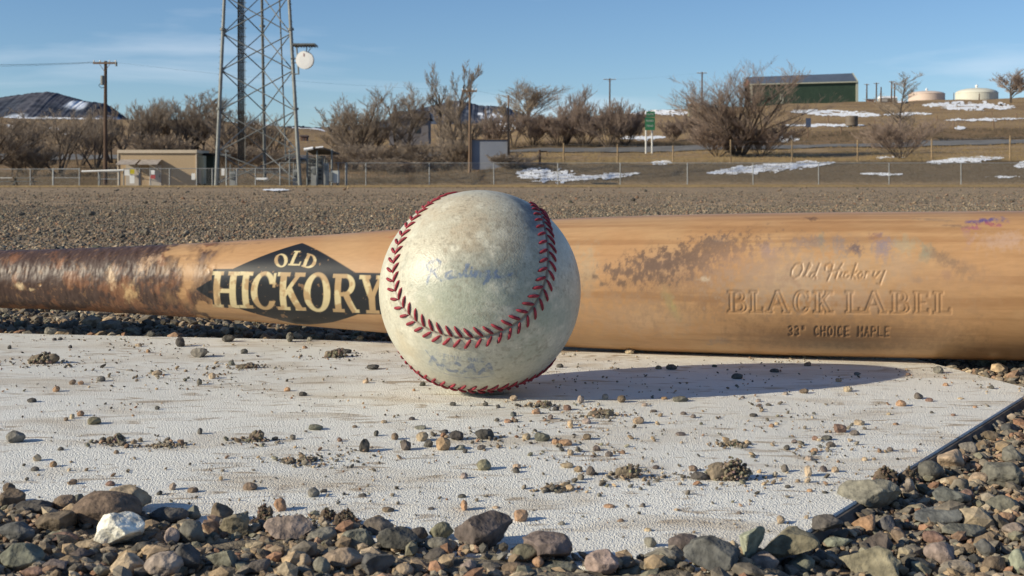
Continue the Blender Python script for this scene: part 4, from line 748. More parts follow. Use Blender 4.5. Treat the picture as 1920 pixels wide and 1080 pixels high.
for ch, x0, x1 in BLX:
    dy = 6*(x0/1200); fx, fy = frame(z3(x0, 655+dy), z3(x1, 657+dy), z3(x0, 525+dy)); fx = fx*{'B': .66, 'L': .66, 'A': .82, 'C': .70, 'K': .78, 'E': .66}[ch]
    k = np.where((fx > -.1) & (fx < 1) & (fy > -.15) & (fy < 1.15) & front)[0]; hh = heavy(ch, fx[k], fy[k]); eng[k] = np.maximum(eng[k], (1-sst(.012, .05, np.abs(hh+.005)))*.85)
disp -= eng*.00033; wc = lay(wc, np.array([.20, .105, .05]), eng*.26+hard*.07)
V = P0+AX*a_[:, None]+dirn*(r_+disp)[:, None]
na = len(av); i = (np.arange(na-1)[:, None]*NT2+np.arange(NT2)[None]); j = (np.arange(na-1)[:, None]*NT2+(np.arange(NT2)[None]+1) % NT2)
Q = np.stack([i, j, j+NT2, i+NT2], 2).reshape(-1, 4)
nv_ = len(V); V = np.concatenate([V, [P0+AX*amin], [P0+AX*(amax-.0009)]]); wc = np.concatenate([wc, [[.4, .25, .12]]*2]); gloss = np.concatenate([gloss, [.4, .4]])
k = np.arange(NT2); k2 = (k+1) % NT2
Q = np.concatenate([Q, np.stack([k2, k, np.full(NT2, nv_), np.full(NT2, nv_)], 1)[:0]]) if True else Q
m_bat = mat('lacquered maple', (1.03, 1.03, 1.03), (.95, .95, .94), scale=600, rough=.42, attr=True, bump=.06, bscale=1200, bdist=.0002, spec=.4, stretch=(.15, 1, 1), detail=3)
t = m_bat.node_tree; an = t.nodes.new('ShaderNodeAttribute'); an.attribute_name = 'gloss'; t.links.new(an.outputs['Fac'], t.nodes['Principled BSDF'].inputs['Roughness'])
bat = empty('baseball_bat', tuple(P1-np.array([0, 0, .0324])), 'worn maple baseball bat with black diamond label and tarred handle lying across the plate', 'baseball bat')
og = np.array(bat.location)
bo = fastmesh('barrel_and_handle', V-og, Q, m_bat, bat, cols=wc, smooth=True, extra={'gloss': gloss})
cap = MB(); Pm = P0+AX*amax
cap.tube(tuple(P0+AX*(amax-.0012)), tuple(P0+AX*amax), RR[-1]*.5, RR[-1]*.42, 48); cap.build('barrel_end', mat('end grain maple', (.5, .32, .17), (.4, .24, .11), scale=300, rough=.6), bat)
cap = MB(); cap.tube(tuple(P0+AX*amin), tuple(P0+AX*(amin+.001)), .0190, .0191, 48); cap.build('knob', mat('knob maple', (.4, .25, .13), (.25, .14, .07), scale=200, rough=.5), bat)

#@BACKGROUND
def BG(px, py, d): return ((px-960)*d/1700., d*SC, CAMH-(py-HZ)*d/1700.)
def onground(px, py, dmin=60):
    d = gd(px, py, dmin); x = (px-960)*d/1700.; return x, d
def pxm(d): return d/1700.                     # metres per photo pixel at nominal distance d

# ---- bare trees
m_bark = mat('grey brown bark', (.15, .12, .10), (.085, .07, .058), scale=6, rough=.95, spec=.1)
m_twig = mat('bare twigs', (.34, .28, .225), (.23, .185, .145), scale=.8, rough=.95, spec=.05)
m_twig_red = mat('reddish bare twigs', (.34, .262, .215), (.235, .18, .145), scale=.8, rough=.95, spec=.05)
m_twig_pale = mat('pale straw twigs', (.42, .34, .25), (.30, .24, .18), scale=.8, rough=.95, spec=.05)
def tubes(P0_, P1_, r0, r1):
    d = P1_-P0_; d /= np.linalg.norm(d, axis=1)[:, None]+1e-9; up = np.tile([0., 0, 1], (len(d), 1)); up[np.abs(d[:, 2]) > .9] = [1, 0, 0]
    u = np.cross(d, up); u /= np.linalg.norm(u, axis=1)[:, None]; v = np.cross(d, u); V = []
    for P_, r in ((P0_, r0), (P1_, r1)):
        for k in range(3):
            a = 2*pi*k/3; V.append(P_+(u*cos(a)+v*sin(a))*r[:, None])
    V = np.stack(V, 1).reshape(-1, 3); b_ = (np.arange(len(d))*6)[:, None]
    return V, np.concatenate([np.stack([b_[:, 0]+k, b_[:, 0]+(k+1) % 3, b_[:, 0]+3+(k+1) % 3, b_[:, 0]+3+k], 1) for k in range(3)])
def tree_mesh(seed, stems=1, spread=.5, ch=(8, 6, 6, 5), lens=(.5, .42, .5, .5), up=.35, width=1., lean=.15, r0=.028, twr=.012, first=.3, curve=.16, ang=(.45, .85), droop=0.):
    """unit-high skeleton; the result is fitted to the asked height and width. Returns (trunk, crown) tube arrays"""
    g = np.random.default_rng(seed)
    a = g.uniform(0, 2*pi, stems); tilt = g.uniform(.3, 1, stems)*lean; D0 = np.stack([np.cos(a)*tilt, np.sin(a)*tilt, np.ones(stems)], 1); D0 /= np.linalg.norm(D0, axis=1)[:, None]
    St = np.stack([np.cos(a)*.02*(stems > 1), np.sin(a)*.02*(stems > 1), np.zeros(stems)-.01], 1); Ln = g.uniform(.75, 1., stems)*(.62 if stems > 1 or ch[0] < 9 else .95); Rd_ = np.full(stems, r0)*(1 if stems == 1 else .55)
    out_ = []
    for lev in range(len(ch)+1):
        ns = [6, 5, 4, 3, 2][min(lev, 4)]; n = len(St); P = St.copy(); D = D0.copy(); pts = [P.copy()]; dirs = [D.copy()]
        for k in range(ns):
            D = D+g.normal(size=(n, 3))*curve*(.5+.06*lev)/math.sqrt(ns); D[:, 2] += (up*(.4 if lev else .1)-droop*(lev >= 3)*1.0)/ns; D /= np.linalg.norm(D, axis=1)[:, None]
            P = P+D*(Ln/ns)[:, None]; pts.append(P.copy()); dirs.append(D.copy())
        pts = np.stack(pts, 1); dirs = np.stack(dirs, 1); rs_ = Rd_[:, None]*np.linspace(1, .35 if lev else .45, ns+1)[None]
        out_.append((pts[:, :-1].reshape(-1, 3), pts[:, 1:].reshape(-1, 3), rs_[:, :-1].ravel(), rs_[:, 1:].ravel()))
        if lev == len(ch): break
        c = ch[lev]; t_ = first+(1-first)*((np.arange(c)[None]+g.uniform(0, 1, (n, c)))/c) if lev == 0 else .2+.8*((np.arange(c)[None]+g.uniform(0, 1, (n, c)))/c)
        f = t_*ns; i0 = np.minimum(f.astype(int), ns-1); fr = (f-i0)[:, :, None]; idx = np.arange(n)[:, None]
        S2 = (pts[idx, i0]*(1-fr)+pts[idx, i0+1]*fr).reshape(-1, 3); Dp = dirs[idx, np.minimum(i0+1, ns)].reshape(-1, 3)
        rd = g.normal(size=S2.shape); rd -= (rd*Dp).sum(1)[:, None]*Dp; rd /= np.linalg.norm(rd, axis=1)[:, None]; an = g.uniform(ang[0], ang[1], len(S2))*(1 if lev == 0 else (.75 if lev < len(ch)-1 else .6))*(.7+.6*spread)
        D0 = Dp*np.cos(an)[:, None]+rd*np.sin(an)[:, None]; D0[:, 2] += up*.55; D0 /= np.linalg.norm(D0, axis=1)[:, None]
        Ln = (np.repeat(Ln, c)*lens[lev]*g.uniform(.55, 1.15, len(S2))*(1.1-.45*t_.ravel() if lev == 0 else 1)); Rd_ = np.repeat(Rd_, c)*.42*(1.1-.5*t_.ravel()); St = S2
    top = max(o_[1][:, 2].max() for o_ in out_); wd = np.percentile(np.abs(np.concatenate([o_[1][:, :2].ravel() for o_ in out_[2:]])), 97)
    return out_, top, wd
def tree(px, pyb, pyt, wpx, seed, label, m=None, name='bare_tree', cat='tree', group='bare trees behind the field', d=None, dmin=84, tw=.019, trunk_r=None, **kw):
    if d is None: x, d = onground(px, pyb, dmin)
    else: x = (px-960)*d/1700.
    tw = (.0040+.000072*d)*(tw/.019)
    z = gz(x, d)-.1; h_ = (pyb-pyt)*pxm(d)*(1.06 if name == 'bare_tree' and d < 200 else 1); wv_ = wpx*pxm(d)/2; segs, top, wd = tree_mesh(seed, **kw); sx, sz = wv_/wd, h_/top
    root = empty(name, (x, d*SC, z), label, cat, group); sc3 = np.array([sx, sx, sz])
    for nm, lv, mm in (('trunk', [0, 1], m_bark), ('crown', list(range(2, len(segs))), m or m_twig)):
        A_ = np.concatenate([segs[k][0] for k in lv])*sc3; B_ = np.concatenate([segs[k][1] for k in lv])*sc3
        ra = np.concatenate([np.maximum(segs[k][2]*h_, tw) for k in lv]); rb = np.concatenate([np.maximum(segs[k][3]*h_, tw*.7) for k in lv])
        V, Q = tubes(A_, B_, ra, rb); fastmesh(nm, V, Q, mm, root)
    return root
BUSH = dict(stems=13, spread=.45, ch=(6, 6, 6, 5), lens=(.6, .55, .5, .62), up=.5, lean=.75, first=.15, r0=.016)
WIL = dict(stems=5, spread=.4, ch=(8, 7, 6, 5), lens=(.62, .52, .48, .6), up=.45, lean=.6, first=.3, r0=.040)
TALL = dict(stems=2, spread=.35, ch=(13, 8, 7, 6), lens=(.42, .45, .5, .6), up=.65, lean=.16, first=.2, r0=.034)
RND = dict(stems=1, spread=.55, ch=(12, 9, 9, 8), lens=(1.0, .6, .48, .55), up=.3, lean=.05, first=.3, r0=.042)
tree(-40, 335, 212, 190, 1, 'dark bare tree cut by the left edge of the photo', **WIL)
tree(112, 328, 203, 150, 2, 'bare tree with forked dark limbs left of the tall utility pole', **WIL)
tree(178, 318, 222, 90, 3, 'small bare tree right behind the tall utility pole', **WIL)
tree(245, 300, 190, 110, 4, 'bare tree rising behind the left end of the tan shelter', m=m_twig, **WIL)
tree(318, 300, 178, 130, 5, 'broad pale-topped bare tree behind the middle of the tan shelter', **WIL)
tree(384, 302, 166, 100, 6, 'tall bare tree between the tan shelter and the lattice tower', **TALL)
tree(465, 305, 205, 120, 7, 'low bare tree seen through the lattice tower', **WIL)
tree(655, 322, 168, 165, 8, 'wide pale bare willow just right of the dish on the tower', **WIL)
tree(748, 318, 158, 110, 9, 'thin bare tree in front of the dark-roofed house', tw=.015, **TALL)
tree(828, 318, 120, 120, 10, 'tallest bare tree, straight above the left of the ball', **TALL)
tree(990, 222, 128, 122, 11, 'rounded dark bare tree on the rise behind the wooden pole', d=250, **RND)
tree(960, 275, 178, 62, 12, 'narrow straw-coloured bare tree next to the bare wooden pole', m=m_twig_pale, **TALL)
tree(1058, 274, 160, 100, 13, 'spindly bare tree left of the crossarm pole on the hill', m=m_twig_red, **WIL)
tree(1385, 292, 116, 215, 14, 'largest bare tree, reddish and many-stemmed, in front of the green barn', m=m_twig_red, tw=.016, stems=9, spread=.45, ch=(9, 7, 7, 5), lens=(.62, .52, .48, .6), up=.45, lean=.6, first=.12, r0=.034)
tree(1692, 262, 130, 80, 15, 'slender pointed bare tree standing out of the round bush', d=136, stems=1, spread=.3, ch=(30, 6, 5, 4), lens=(.24, .5, .5, .5), up=.8, lean=.03, first=.1, r0=.018)
tree(1895, 204, 134, 74, 16, 'small bare tree on the skyline by the cream water tank', m=m_twig_red, d=300, **RND)
for q in [(700, 322, 258, 150, 'dense brown thicket under the dark-roofed house'), (790, 322, 252, 130, 'dense dark thicket left of the blank billboard'), (625, 322, 262, 90, 'low brown bush beside the equipment canopy'), (865, 322, 258, 70, 'low bush touching the left post of the billboard'),
          (745, 326, 285, 190, 'low tangled brush along the fence, left of the ball'), (420, 322, 262, 110, 'low brush behind the foot of the tower'), (290, 318, 242, 120, 'brown bush behind the tan shelter roof'), (55, 330, 262, 130, 'low brown bush at the far left behind the gate'),
          (495, 318, 268, 120, 'low brush behind the right half of the tower'), (958, 318, 280, 84, 'dark shrub at the right post of the billboard')]:
    tree(q[0], q[1], q[2], q[3], 30+q[0] % 17, q[4], name='bush', cat='bush', group='brown bushes along the fence', tw=.021, **BUSH)
for q in [(1000, 276, 205, 90, 'reddish bush left of the thicket middle, by the road'), (1045, 276, 195, 100, 'reddish bush right of the rounded tree, by the road'), (1095, 276, 188, 100, 'full reddish bush in the middle of the roadside thicket'), (1140, 276, 180, 100, 'tall reddish bush at the foot of the crossarm pole'),
          (1172, 274, 184, 74, 'rightmost leaning bush of the roadside thicket, left of the green sign'), (1262, 266, 214, 60, 'small olive bush right of the green road sign'), (1305, 272, 200, 66, 'spiky bush between green sign and the largest tree'), (1345, 294, 225, 120, 'brushy undergrowth left of the largest tree trunk'), (1425, 294, 220, 120, 'brushy undergrowth right of the largest tree trunk'),
          (930, 280, 200, 70, 'sparse bush above the billboard')]:
    tree(q[0], q[1], q[2], q[3], 50+q[0] % 13, q[4], m=m_twig_red, name='bush', cat='bush', group='reddish bushes beside the road', dmin=100, tw=.021, **BUSH)
tree(1690, 298, 208, 156, 71, 'big round spreading bush below the water tanks', m=m_twig_red, name='bush', cat='bush', group='reddish bushes beside the road', tw=.018, **dict(BUSH, lean=.95, stems=14))

for q in [(20, 330, 224, 120, 'dark bare tree in front of the snowy mountain, far left'), (80, 318, 210, 120, 'bare tree under the mountain peak'), (150, 312, 216, 110, 'bare tree on the right flank of the mountain, left of the tall pole'), (212, 306, 200, 100, 'bare tree just right of the tall utility pole'),
          (282, 304, 188, 110, 'pale bare tree above the shelter roof, left of its middle'), (352, 304, 180, 100, 'bare tree above the right end of the shelter roof'), (420, 306, 186, 90, 'bare tree behind the left leg of the tower'), (505, 308, 214, 90, 'bare tree behind the middle leg of the tower'),
          (690, 320, 196, 110, 'bare tree between the wide willow and the house'), (640, 318, 205, 80, 'low bare tree at the left edge of the wide willow'), (860, 318, 196, 80, 'bare tree left of the crossarm pole by the billboard')]:
    tree(*q[:4], 100+q[0], q[4], **(WIL if q[0] % 20 else TALL))
# ---- lattice tower
m_galv = mat('galvanised steel', (.20, .215, .22), (.15, .165, .17), scale=2, rough=.5, metal=.4, spec=.4)
m_galvd = mat('dull galvanised pipe', (.21, .22, .22), (.15, .16, .16), scale=3, rough=.6, metal=.3)
m_white = mat('white enamel', (.80, .80, .78), (.72, .72, .70), scale=2, rough=.5)
m_dark = mat('black cable jacket', (.022, .022, .024), (.014, .014, .016), scale=8, rough=.85, spec=.1)
dl, dm_ = 76., 88.
def leg3(b, t_): return np.array(b), np.array(t_)
zb = gz((405-960)*dl/1700, dl)
def leg_at(k, py):
    xt, xb_, d0, d1 = ((420.5, 405, 76, 77.5), (491, 497, 88, 84.5), (542, 562.5, 76, 77.5))[k]; f_ = (350-py)/350.; return np.array(BG(xb_+(xt-xb_)*f_, py, d0+(d1-d0)*f_))
tower = empty('lattice_tower', BG(485, 350, dl)[:2]+(zb,), 'tall galvanised three-legged lattice tower left of the ball', 'tower')
TOPY = -330
for k in range(3):
    mb = MB(); a = leg_at(k, 351 if k != 1 else 348); mb.tube(a, leg_at(k, TOPY), .17 if k != 1 else .15, .11, 10)
    for py in (204, 55, -95, -245):
        p = leg_at(k, py-(6 if k == 1 else 0)); mb.tube(p-np.array([0, 0, .09]), p+np.array([0, 0, .09]), .27, .27, 12)
    for py in range(-300, 345, 11): p = leg_at(k, py); mb.tube(p, p+np.array([(-.24 if k == 0 else .24), -.1, 0]), .018, .018, 4)
    mb.build('leg', m_galvd, tower)
lev = [345, 285, 208, 132, 63, -8, -80, -150, -220, -290]
for (p_, q_) in ((0, 1), (1, 2), (0, 2)):
    for a, b2 in zip(lev[:-1], lev[1:]):
        for s_, e_ in ((a, b2), (b2, a)):
            mb = MB(); A_, B_ = leg_at(p_, s_), leg_at(q_, e_); mb.tube(A_, B_, .052, .052, 6); mb.tube(A_+(B_-A_)*.02, A_+(B_-A_)*.05, .09, .09, 6); mb.build('brace', m_galvd, tower)
mb = MB(); c0 = np.array(BG(452, 300, 82)); c1 = np.array(BG(451, TOPY, 82))
for k in range(7): o_ = np.array([(k-3)*.088, 0, 0]); mb.tube(c0+o_, c1+o_, .043, .043, 6)
mb.build('cable_run', m_dark, tower)
mb = MB()
for k in range(-300, 300, 16): p = np.array(BG(452, k, 82)); mb.tube(p-np.array([.43, -.35, 0]), p+np.array([.43, .35, 0]), .03, .03, 5)
mb.tube(c0+np.array([-.30, .35, -1.5]), c1+np.array([-.30, .35, 0]), .025); mb.tube(c0+np.array([.30, .35, -1.5]), c1+np.array([.30, .35, 0]), .025); mb.build('cable_ladder', m_galvd, tower)
mb = MB(); mb.tube(BG(536, 300, 84), BG(524, 0, 82.), .07, .07, 8); mb.tube(BG(524, 0, 82.), BG(512, TOPY, 82), .07, .07, 8); mb.build('conduit', m_galvd, tower)
# dish, its ice shield and mount
dc = np.array(BG(573, 113, 76)); Rd = .74
dish = empty('microwave_dish', tuple(dc), 'round white drum antenna dish mounted on the right leg of the tower', 'antenna')
ax_ = Vector((-.12, -1, -.02)).normalized()
def drum(prof, mname, mm, root, c):
    mb = MB(); u = ax_.orthogonal().normalized(); v = ax_.cross(u); n = 40; V = [Vector(c)+ax_*z+(u*cos(2*pi*i/n)+v*sin(2*pi*i/n))*r for r, z in prof for i in range(n)]
    mb.add(V, [(k*n+i, k*n+(i+1) % n, (k+1)*n+(i+1) % n, (k+1)*n+i) for k in range(len(prof)-1) for i in range(n)]); return mb.build(mname, mm, root, smooth=False)
drum([(0.01, -.35), (.35, -.33), (Rd, -.05), (Rd, .30), (Rd+.015, .30), (Rd+.015, .36), (Rd-.03, .36)], 'shroud', m_white, dish, dc)
drum([(Rd-.03, .365), (Rd*.6, .385), (.01, .39)], 'radome', mat('pale radome', (.82, .82, .82), (.78, .78, .78), scale=1, rough=.5), dish, dc)
u_x = Vector((1, .3, 0)).normalized(); lg = MB(); cc = Vector(dc)+ax_*.40+Vector((.02, 0, .42))
for (x0, x1, z0, z1_) in ((-.09, -.03, -.13, .13), (.03, .09, -.13, .13), (-.05, .05, .05, .1), (-.05, .05, -.1, -.05)):
    lg.add([cc+u_x*x+Vector((0, 0, z)) for x, z in ((x0, z0), (x1, z0), (x1, z1_), (x0, z1_))]+[cc+ax_*.01+u_x*x+Vector((0, 0, z)) for x, z in ((x0, z0), (x1, z0), (x1, z1_), (x0, z1_))], [(0, 1, 2, 3), (7, 6, 5, 4), (0, 4, 5, 1), (1, 5, 6, 2), (2, 6, 7, 3), (3, 7, 4, 0)])
lg.build('red_mark', mat('red decal', (.5, .05, .08), rough=.5), dish)
mb = MB(); p = np.array(BG(556, 86, 76.2)); q_ = np.array(BG(560, 138, 76.2)); mb.tube(p, q_, .07, .07); mb.tube(np.array(BG(545, 110, 76.4)), np.array(BG(566, 110, 76.6)), .06, .06); mb.tube(np.array(BG(546, 138, 76.4)), np.array(BG(561, 139, 76.3)), .04, .04); mb.tube(BG(547, 118, 76.4), BG(568, 117, 76.6), .04); mb.build('mount', m_galvd, dish)
sh = empty('ice_shield', BG(570, 84, 76), 'flat steel ice shield over the white dish', 'ice shield'); mb = MB()
a = BG(552, 84.5, 76); b2 = BG(593, 84.5, 76); mb.box(a[0], b2[0], a[1]-.9, a[1]+.9, a[2]-.06, a[2]+.06)
for k in range(9): x = a[0]+(b2[0]-a[0])*k/8; mb.box(x-.02, x+.02, a[1]-.95, a[1]+.95, a[2]-.14, a[2]-.065)
mb.tube(BG(575, 86, 76), BG(575, 97, 76), .04); mb.tube(BG(586, 86, 76), BG(578, 97, 76), .03); mb.build('grating', m_galvd, sh)

# ---- fences
m_rail = mat('bright fence tube', (.36, .37, .37), (.28, .29, .29), scale=3, rough=.55, metal=.2)
m_wire = mat('chain link wire', (.36, .37, .37), rough=.6, metal=.3)
def wires(p0, p1, h_, y0w=.0, s=.14, r=.0035):
    p0, p1 = np.array(p0, float), np.array(p1, float); L_ = np.linalg.norm(p1-p0); e = (p1-p0)/L_; A_, B_ = [], []
    for sg in (1, -1):
        for k in np.arange(-h_, L_+h_, s):
            a0, a1 = (k, k+h_) if sg > 0 else (k+h_, k); c0_, c1_ = np.clip([a0, a1], 0, L_)
            if abs(c1_-c0_) < 1e-3: continue
            z0 = (c0_-a0)/(a1-a0)*h_; z1q = (c1_-a0)/(a1-a0)*h_; A_.append(p0+e*c0_+np.array([0, 0, z0])); B_.append(p0+e*c1_+np.array([0, 0, z1q]))
    A_, B_ = np.array(A_), np.array(B_); n = len(A_); return tubes(A_, B_, np.full(n, r), np.full(n, r))
def chain(label, pts, hpx, tops=None, rail=True, mm=None, pr=.046, name='chain_link_fence', topoff=0):
    """pts: (px of post, base py, nominal d)"""
    mm = mm or m_rail; P = [BG(*p) for p in pts]; root = empty(name, P[0], label, 'fence', None); hs = [hpx*pxm(p[2]) for p in pts]
    for p, h_ in zip(P, hs):
        mb = MB(); mb.tube((p[0], p[1], p[2]-.3), (p[0], p[1], p[2]+h_+topoff), pr, pr, 8); mb.build('post', mm, root)
    mb = MB()
    for a, b2, ha, hb in zip(P[:-1], P[1:], hs[:-1], hs[1:]): mb.tube((a[0], a[1], a[2]+ha), (b2[0], b2[1], b2[2]+hb), .03 if rail else .012, None, 6)
    mb.build('top_rail', mm, root); VV, FF = [], []; off = 0
    for a, b2, ha, hb in zip(P[:-1], P[1:], hs[:-1], hs[1:]):
        V, Q = wires(a, b2, min(ha, hb)); VV.append(V); FF.append(Q+off); off += len(V)
    o_ = fastmesh('wire_mesh', np.concatenate(VV), np.concatenate(FF), m_wire); o_.parent = root; o_.location = (-P[0][0], -P[0][1], -P[0][2])
    return root
chain('long chain-link fence running behind the ball to the right edge', [(p, 346.5, 80.5) for p in (648, 686, 805, 926, 1046, 1163, 1289, 1412, 1535, 1667, 1802, 1938, 2074)], 41)
chain('chain-link compound fence round the tower and tan shelter', [(p, 351, 74.5) for p in (232, 262, 282, 318, 369, 398, 425, 444, 479, 525)], 35)
chain('tall chain-link fence left of the equipment shed', [(p, 348, 78) for p in (525, 556, 594, 608, 634, 650)], 43)
chain('dark wire fence at the left edge of the photo', [(p, 348, 77) for p in (-160, -100, -40, 57, 99)], 31, rail=True)
# gates
def gate(x0, x1, y0, y1, d, label, mid=True):
    a = BG(x0, y1, d); root = empty('gate', a, label, 'gate'); mb = MB()
    for q in (y0, y1): mb.tube(BG(x0, q, d), BG(x1, q, d), .05, .05, 8)
    for q in (x0, x1): mb.tube(BG(q, y0-2, d), BG(q, y1+.5, d), .05, .05, 8)
    if mid: mb.tube(BG(x0, (y0+y1)/2, d), BG(x1, (y0+y1)/2, d), .035, .035, 8)
    mb.build('frame', m_rail, root); V, Q = wires(BG(x0, y1, d), BG(x1, y1, d), (y1-y0)*pxm(d)); o_ = fastmesh('wire_mesh', V, Q, m_wire); o_.parent = root; o_.location = (-a[0], -a[1], -a[2]); return root
gate(100, 149, 317, 350, 74, 'galvanised gate leaf furthest left by the road entrance')
gate(185, 223, 322, 350, 74.5, 'narrow galvanised gate left of the tan shelter', True)
bar = empty('barrier_arm', BG(155, 321, 73.4), 'bright white barrier pole across the entrance left of the shelter', 'barrier'); mb = MB()
mb.tube(BG(153, 321.5, 73.4), BG(232, 319, 73.4), .085, .075, 10); mb.build('arm', m_white, bar); mb = MB(); mb.tube(BG(187, 320, 73.5), BG(187, 350, 73.5), .06, .06); mb.tube(BG(232, 319, 73.5), BG(232, 350, 73.5), .05, .05); mb.build('post', m_galvd, bar)

# ---- shelter
ds = 77.
def boxpx(mb, x0, x1, y0, y1, d0, dep, pad=0):
    a = BG(x0, y1, d0); b2 = BG(x1, y0, d0); mb.box(a[0], b2[0], a[1], a[1]+dep, a[2], b2[2]); return mb
m_tan = mat('tan aggregate panel', (.50, .375, .24), (.43, .32, .205), scale=14, rough=.9, bump=.2)
m_trim = mat('cream metal trim', (.62, .52, .40), (.56, .47, .36), scale=3, rough=.6)
m_door = mat('light beige door', (.52, .46, .40), (.47, .42, .36), scale=3, rough=.6)
shl = empty('equipment_shelter', BG(295, 352, ds), 'tan flat-roofed equipment shelter with two hooded doors', 'shelter')
boxpx(MB(), 221, 367, 284, 352.5, ds, 4.2).build('wall', m_tan, shl)
boxpx(MB(), 219.5, 369, 281, 287, ds-.10, 4.5).build('roof', m_trim, shl)
for x in (219.8, 366.6): boxpx(MB(), x, x+2.2, 287, 352.5, ds-.04, .1).build('corner_trim', m_trim, shl)
for x0, x1 in ((236, 260), (279.5, 302)):
    dr = boxpx(MB(), x0, x1, 309, 351.5, ds-.06, .1).build('door', m_door, shl)
    h_ = boxpx(MB(), x1-4, x1-2.5, 328, 333, ds-.12, .06).build('handle', m_galvd, shl); h_.parent = dr; h_.location = (0, 0, 0)
m_hood = mat('weathered pale hood sheet', (.42, .37, .33), (.30, .26, .23), scale=3, rough=.7)
for x0, x1 in ((226, 262), (266, 303)):
    a = BG(x0, 299, ds); b2 = BG(x1, 299, ds); zt, zl = BG(0, 299, ds)[2], BG(0, 308, ds)[2]; mb = MB(); y1_ = a[1]-.02; y0_ = y1_-1.35
    mb.add([(a[0], y1_, zt), (b2[0], y1_, zt), (b2[0], y0_, zl), (a[0], y0_, zl), (a[0], y1_, zt-.06), (b2[0], y1_, zt-.06), (b2[0], y0_, zl-.06), (a[0], y0_, zl-.06)], [(0, 3, 2, 1), (4, 5, 6, 7), (0, 1, 5, 4), (1, 2, 6, 5), (2, 3, 7, 6), (3, 0, 4, 7)])
    for x in (a[0]+.12, b2[0]-.12): mb.tube((x, y0_+.1, zl-.02), (x, y1_, zl-.75), .03)
    mb.build('door_hood', m_hood, shl)
SG = [(232, 244, 318, 329, m_white, 'white notice on the fence left of the first door'), (243, 252, 317.5, 326, mat('yellow plate', (.62, .52, .04), rough=.5), 'yellow warning plate on the fence at the first door'), (243, 252, 329, 344, m_white, 'tall white notice below the yellow plate'),
      (282, 291, 328, 335, mat('red plate', (.45, .10, .10), rough=.5), 'red notice on the fence at the second door'), (283, 290, 319, 327, m_white, 'white notice above the red notice'), (359, 366, 325, 337, m_white, 'white notice near the right corner of the shelter'), (415, 421, 316, 329, m_white, 'white notice on the fence in front of the tower foot')]
mt_txt = mat('printed lines', (.16, .16, .17), rough=.6)
for x0, x1, y0, y1, mm, lab in SG:
    mb = boxpx(MB(), x0, x1, y0, y1, 74.3, .02); o_ = mb.build('notice', mm); tag(o_, lab, 'notice', 'notices on the compound fence')
cb = empty('utility_cabinet', BG(376, 350, 77.5), 'narrow beige utility cabinet at the right end of the shelter', 'cabinet'); boxpx(MB(), 370.5, 381.5, 292, 345, 77.5, 1.0).build('body', mat('beige cabinet', (.46, .45, .33), (.42, .41, .30), scale=3, rough=.6), cb); boxpx(MB(), 371.5, 377, 318, 344, 77.44, .05).build('door', m_door, cb)
gb_ = empty('dark_green_shed', BG(392, 350, 79), 'dark green shed between the shelter and the tower', 'shed'); boxpx(MB(), 381, 400, 291, 350, 79, 2.5).build('wall', mat('dark green sheet', (.055, .07, .055), (.045, .06, .045), scale=2, rough=.7), gb_); boxpx(MB(), 369, 402, 287, 291.5, 78.6, 3.3).build('roof', m_dark, gb_)
# equipment canopy right of the tower
cp = empty('equipment_canopy', BG(600, 348, 76.5), 'dark canopy over telecom racks right of the tower', 'canopy'); mb = MB()
a = BG(569, 278, 76.2); b2 = BG(629, 288, 76.2); y_ = a[1]; mb.add([(a[0], y_-.3, a[2]+.1), (b2[0]-.9, y_-.3, a[2]+.05), (b2[0], y_+2.6, b2[2]+.1), (a[0]+.4, y_+2.6, b2[2]+.1), (a[0], y_-.3, a[2]-.02), (b2[0]-.9, y_-.3, a[2]-.06), (b2[0], y_+2.6, b2[2]-.05), (a[0]+.4, y_+2.6, b2[2]-.05)], [(0, 1, 2, 3), (7, 6, 5, 4), (0, 4, 5, 1), (1, 5, 6, 2), (2, 6, 7, 3), (3, 7, 4, 0)])
mb.build('roof', mat('snow-edged dark roof', (.12, .11, .10), (.07, .065, .06), scale=2, rough=.8), cp)
for x in (576, 594.5, 622): mb = MB(); mb.tube(BG(x, 279, 76.4), BG(x, 349, 76.4), .075, .075, 8); mb.build('post', m_galv, cp)
mb = MB(); mb.tube(BG(570, 280.5, 76), BG(587, 278, 76), .13, .13, 8); mb.tube(BG(592, 277, 76), BG(606, 275.5, 76), .07, .07, 8); mb.build('snow_cap', m_snow, cp)
for x0, x1, y0, y1, k in ((576, 590, 296, 347, 1), (596, 604, 292, 346, 2)):
    rk = empty('telecom_rack', BG((x0+x1)/2, 348, 77), 'pale telecom rack under the canopy, %s' % ('wide one nearest the tower' if k == 1 else 'narrow one right of the post'), 'rack', 'racks under the canopy'); boxpx(MB(), x0, x1, y0, y1, 77, .8).build('cabinet', m_galvd, rk)
    mb = MB()
    for q in range(6): boxpx(mb, x0+1.2, x1-1.2, y0+4+q*7.4, y0+8+q*7.4, 76.94, .06)
    mb.build('vents', mat('dark louvre', (.06, .06, .065), rough=.6), rk)
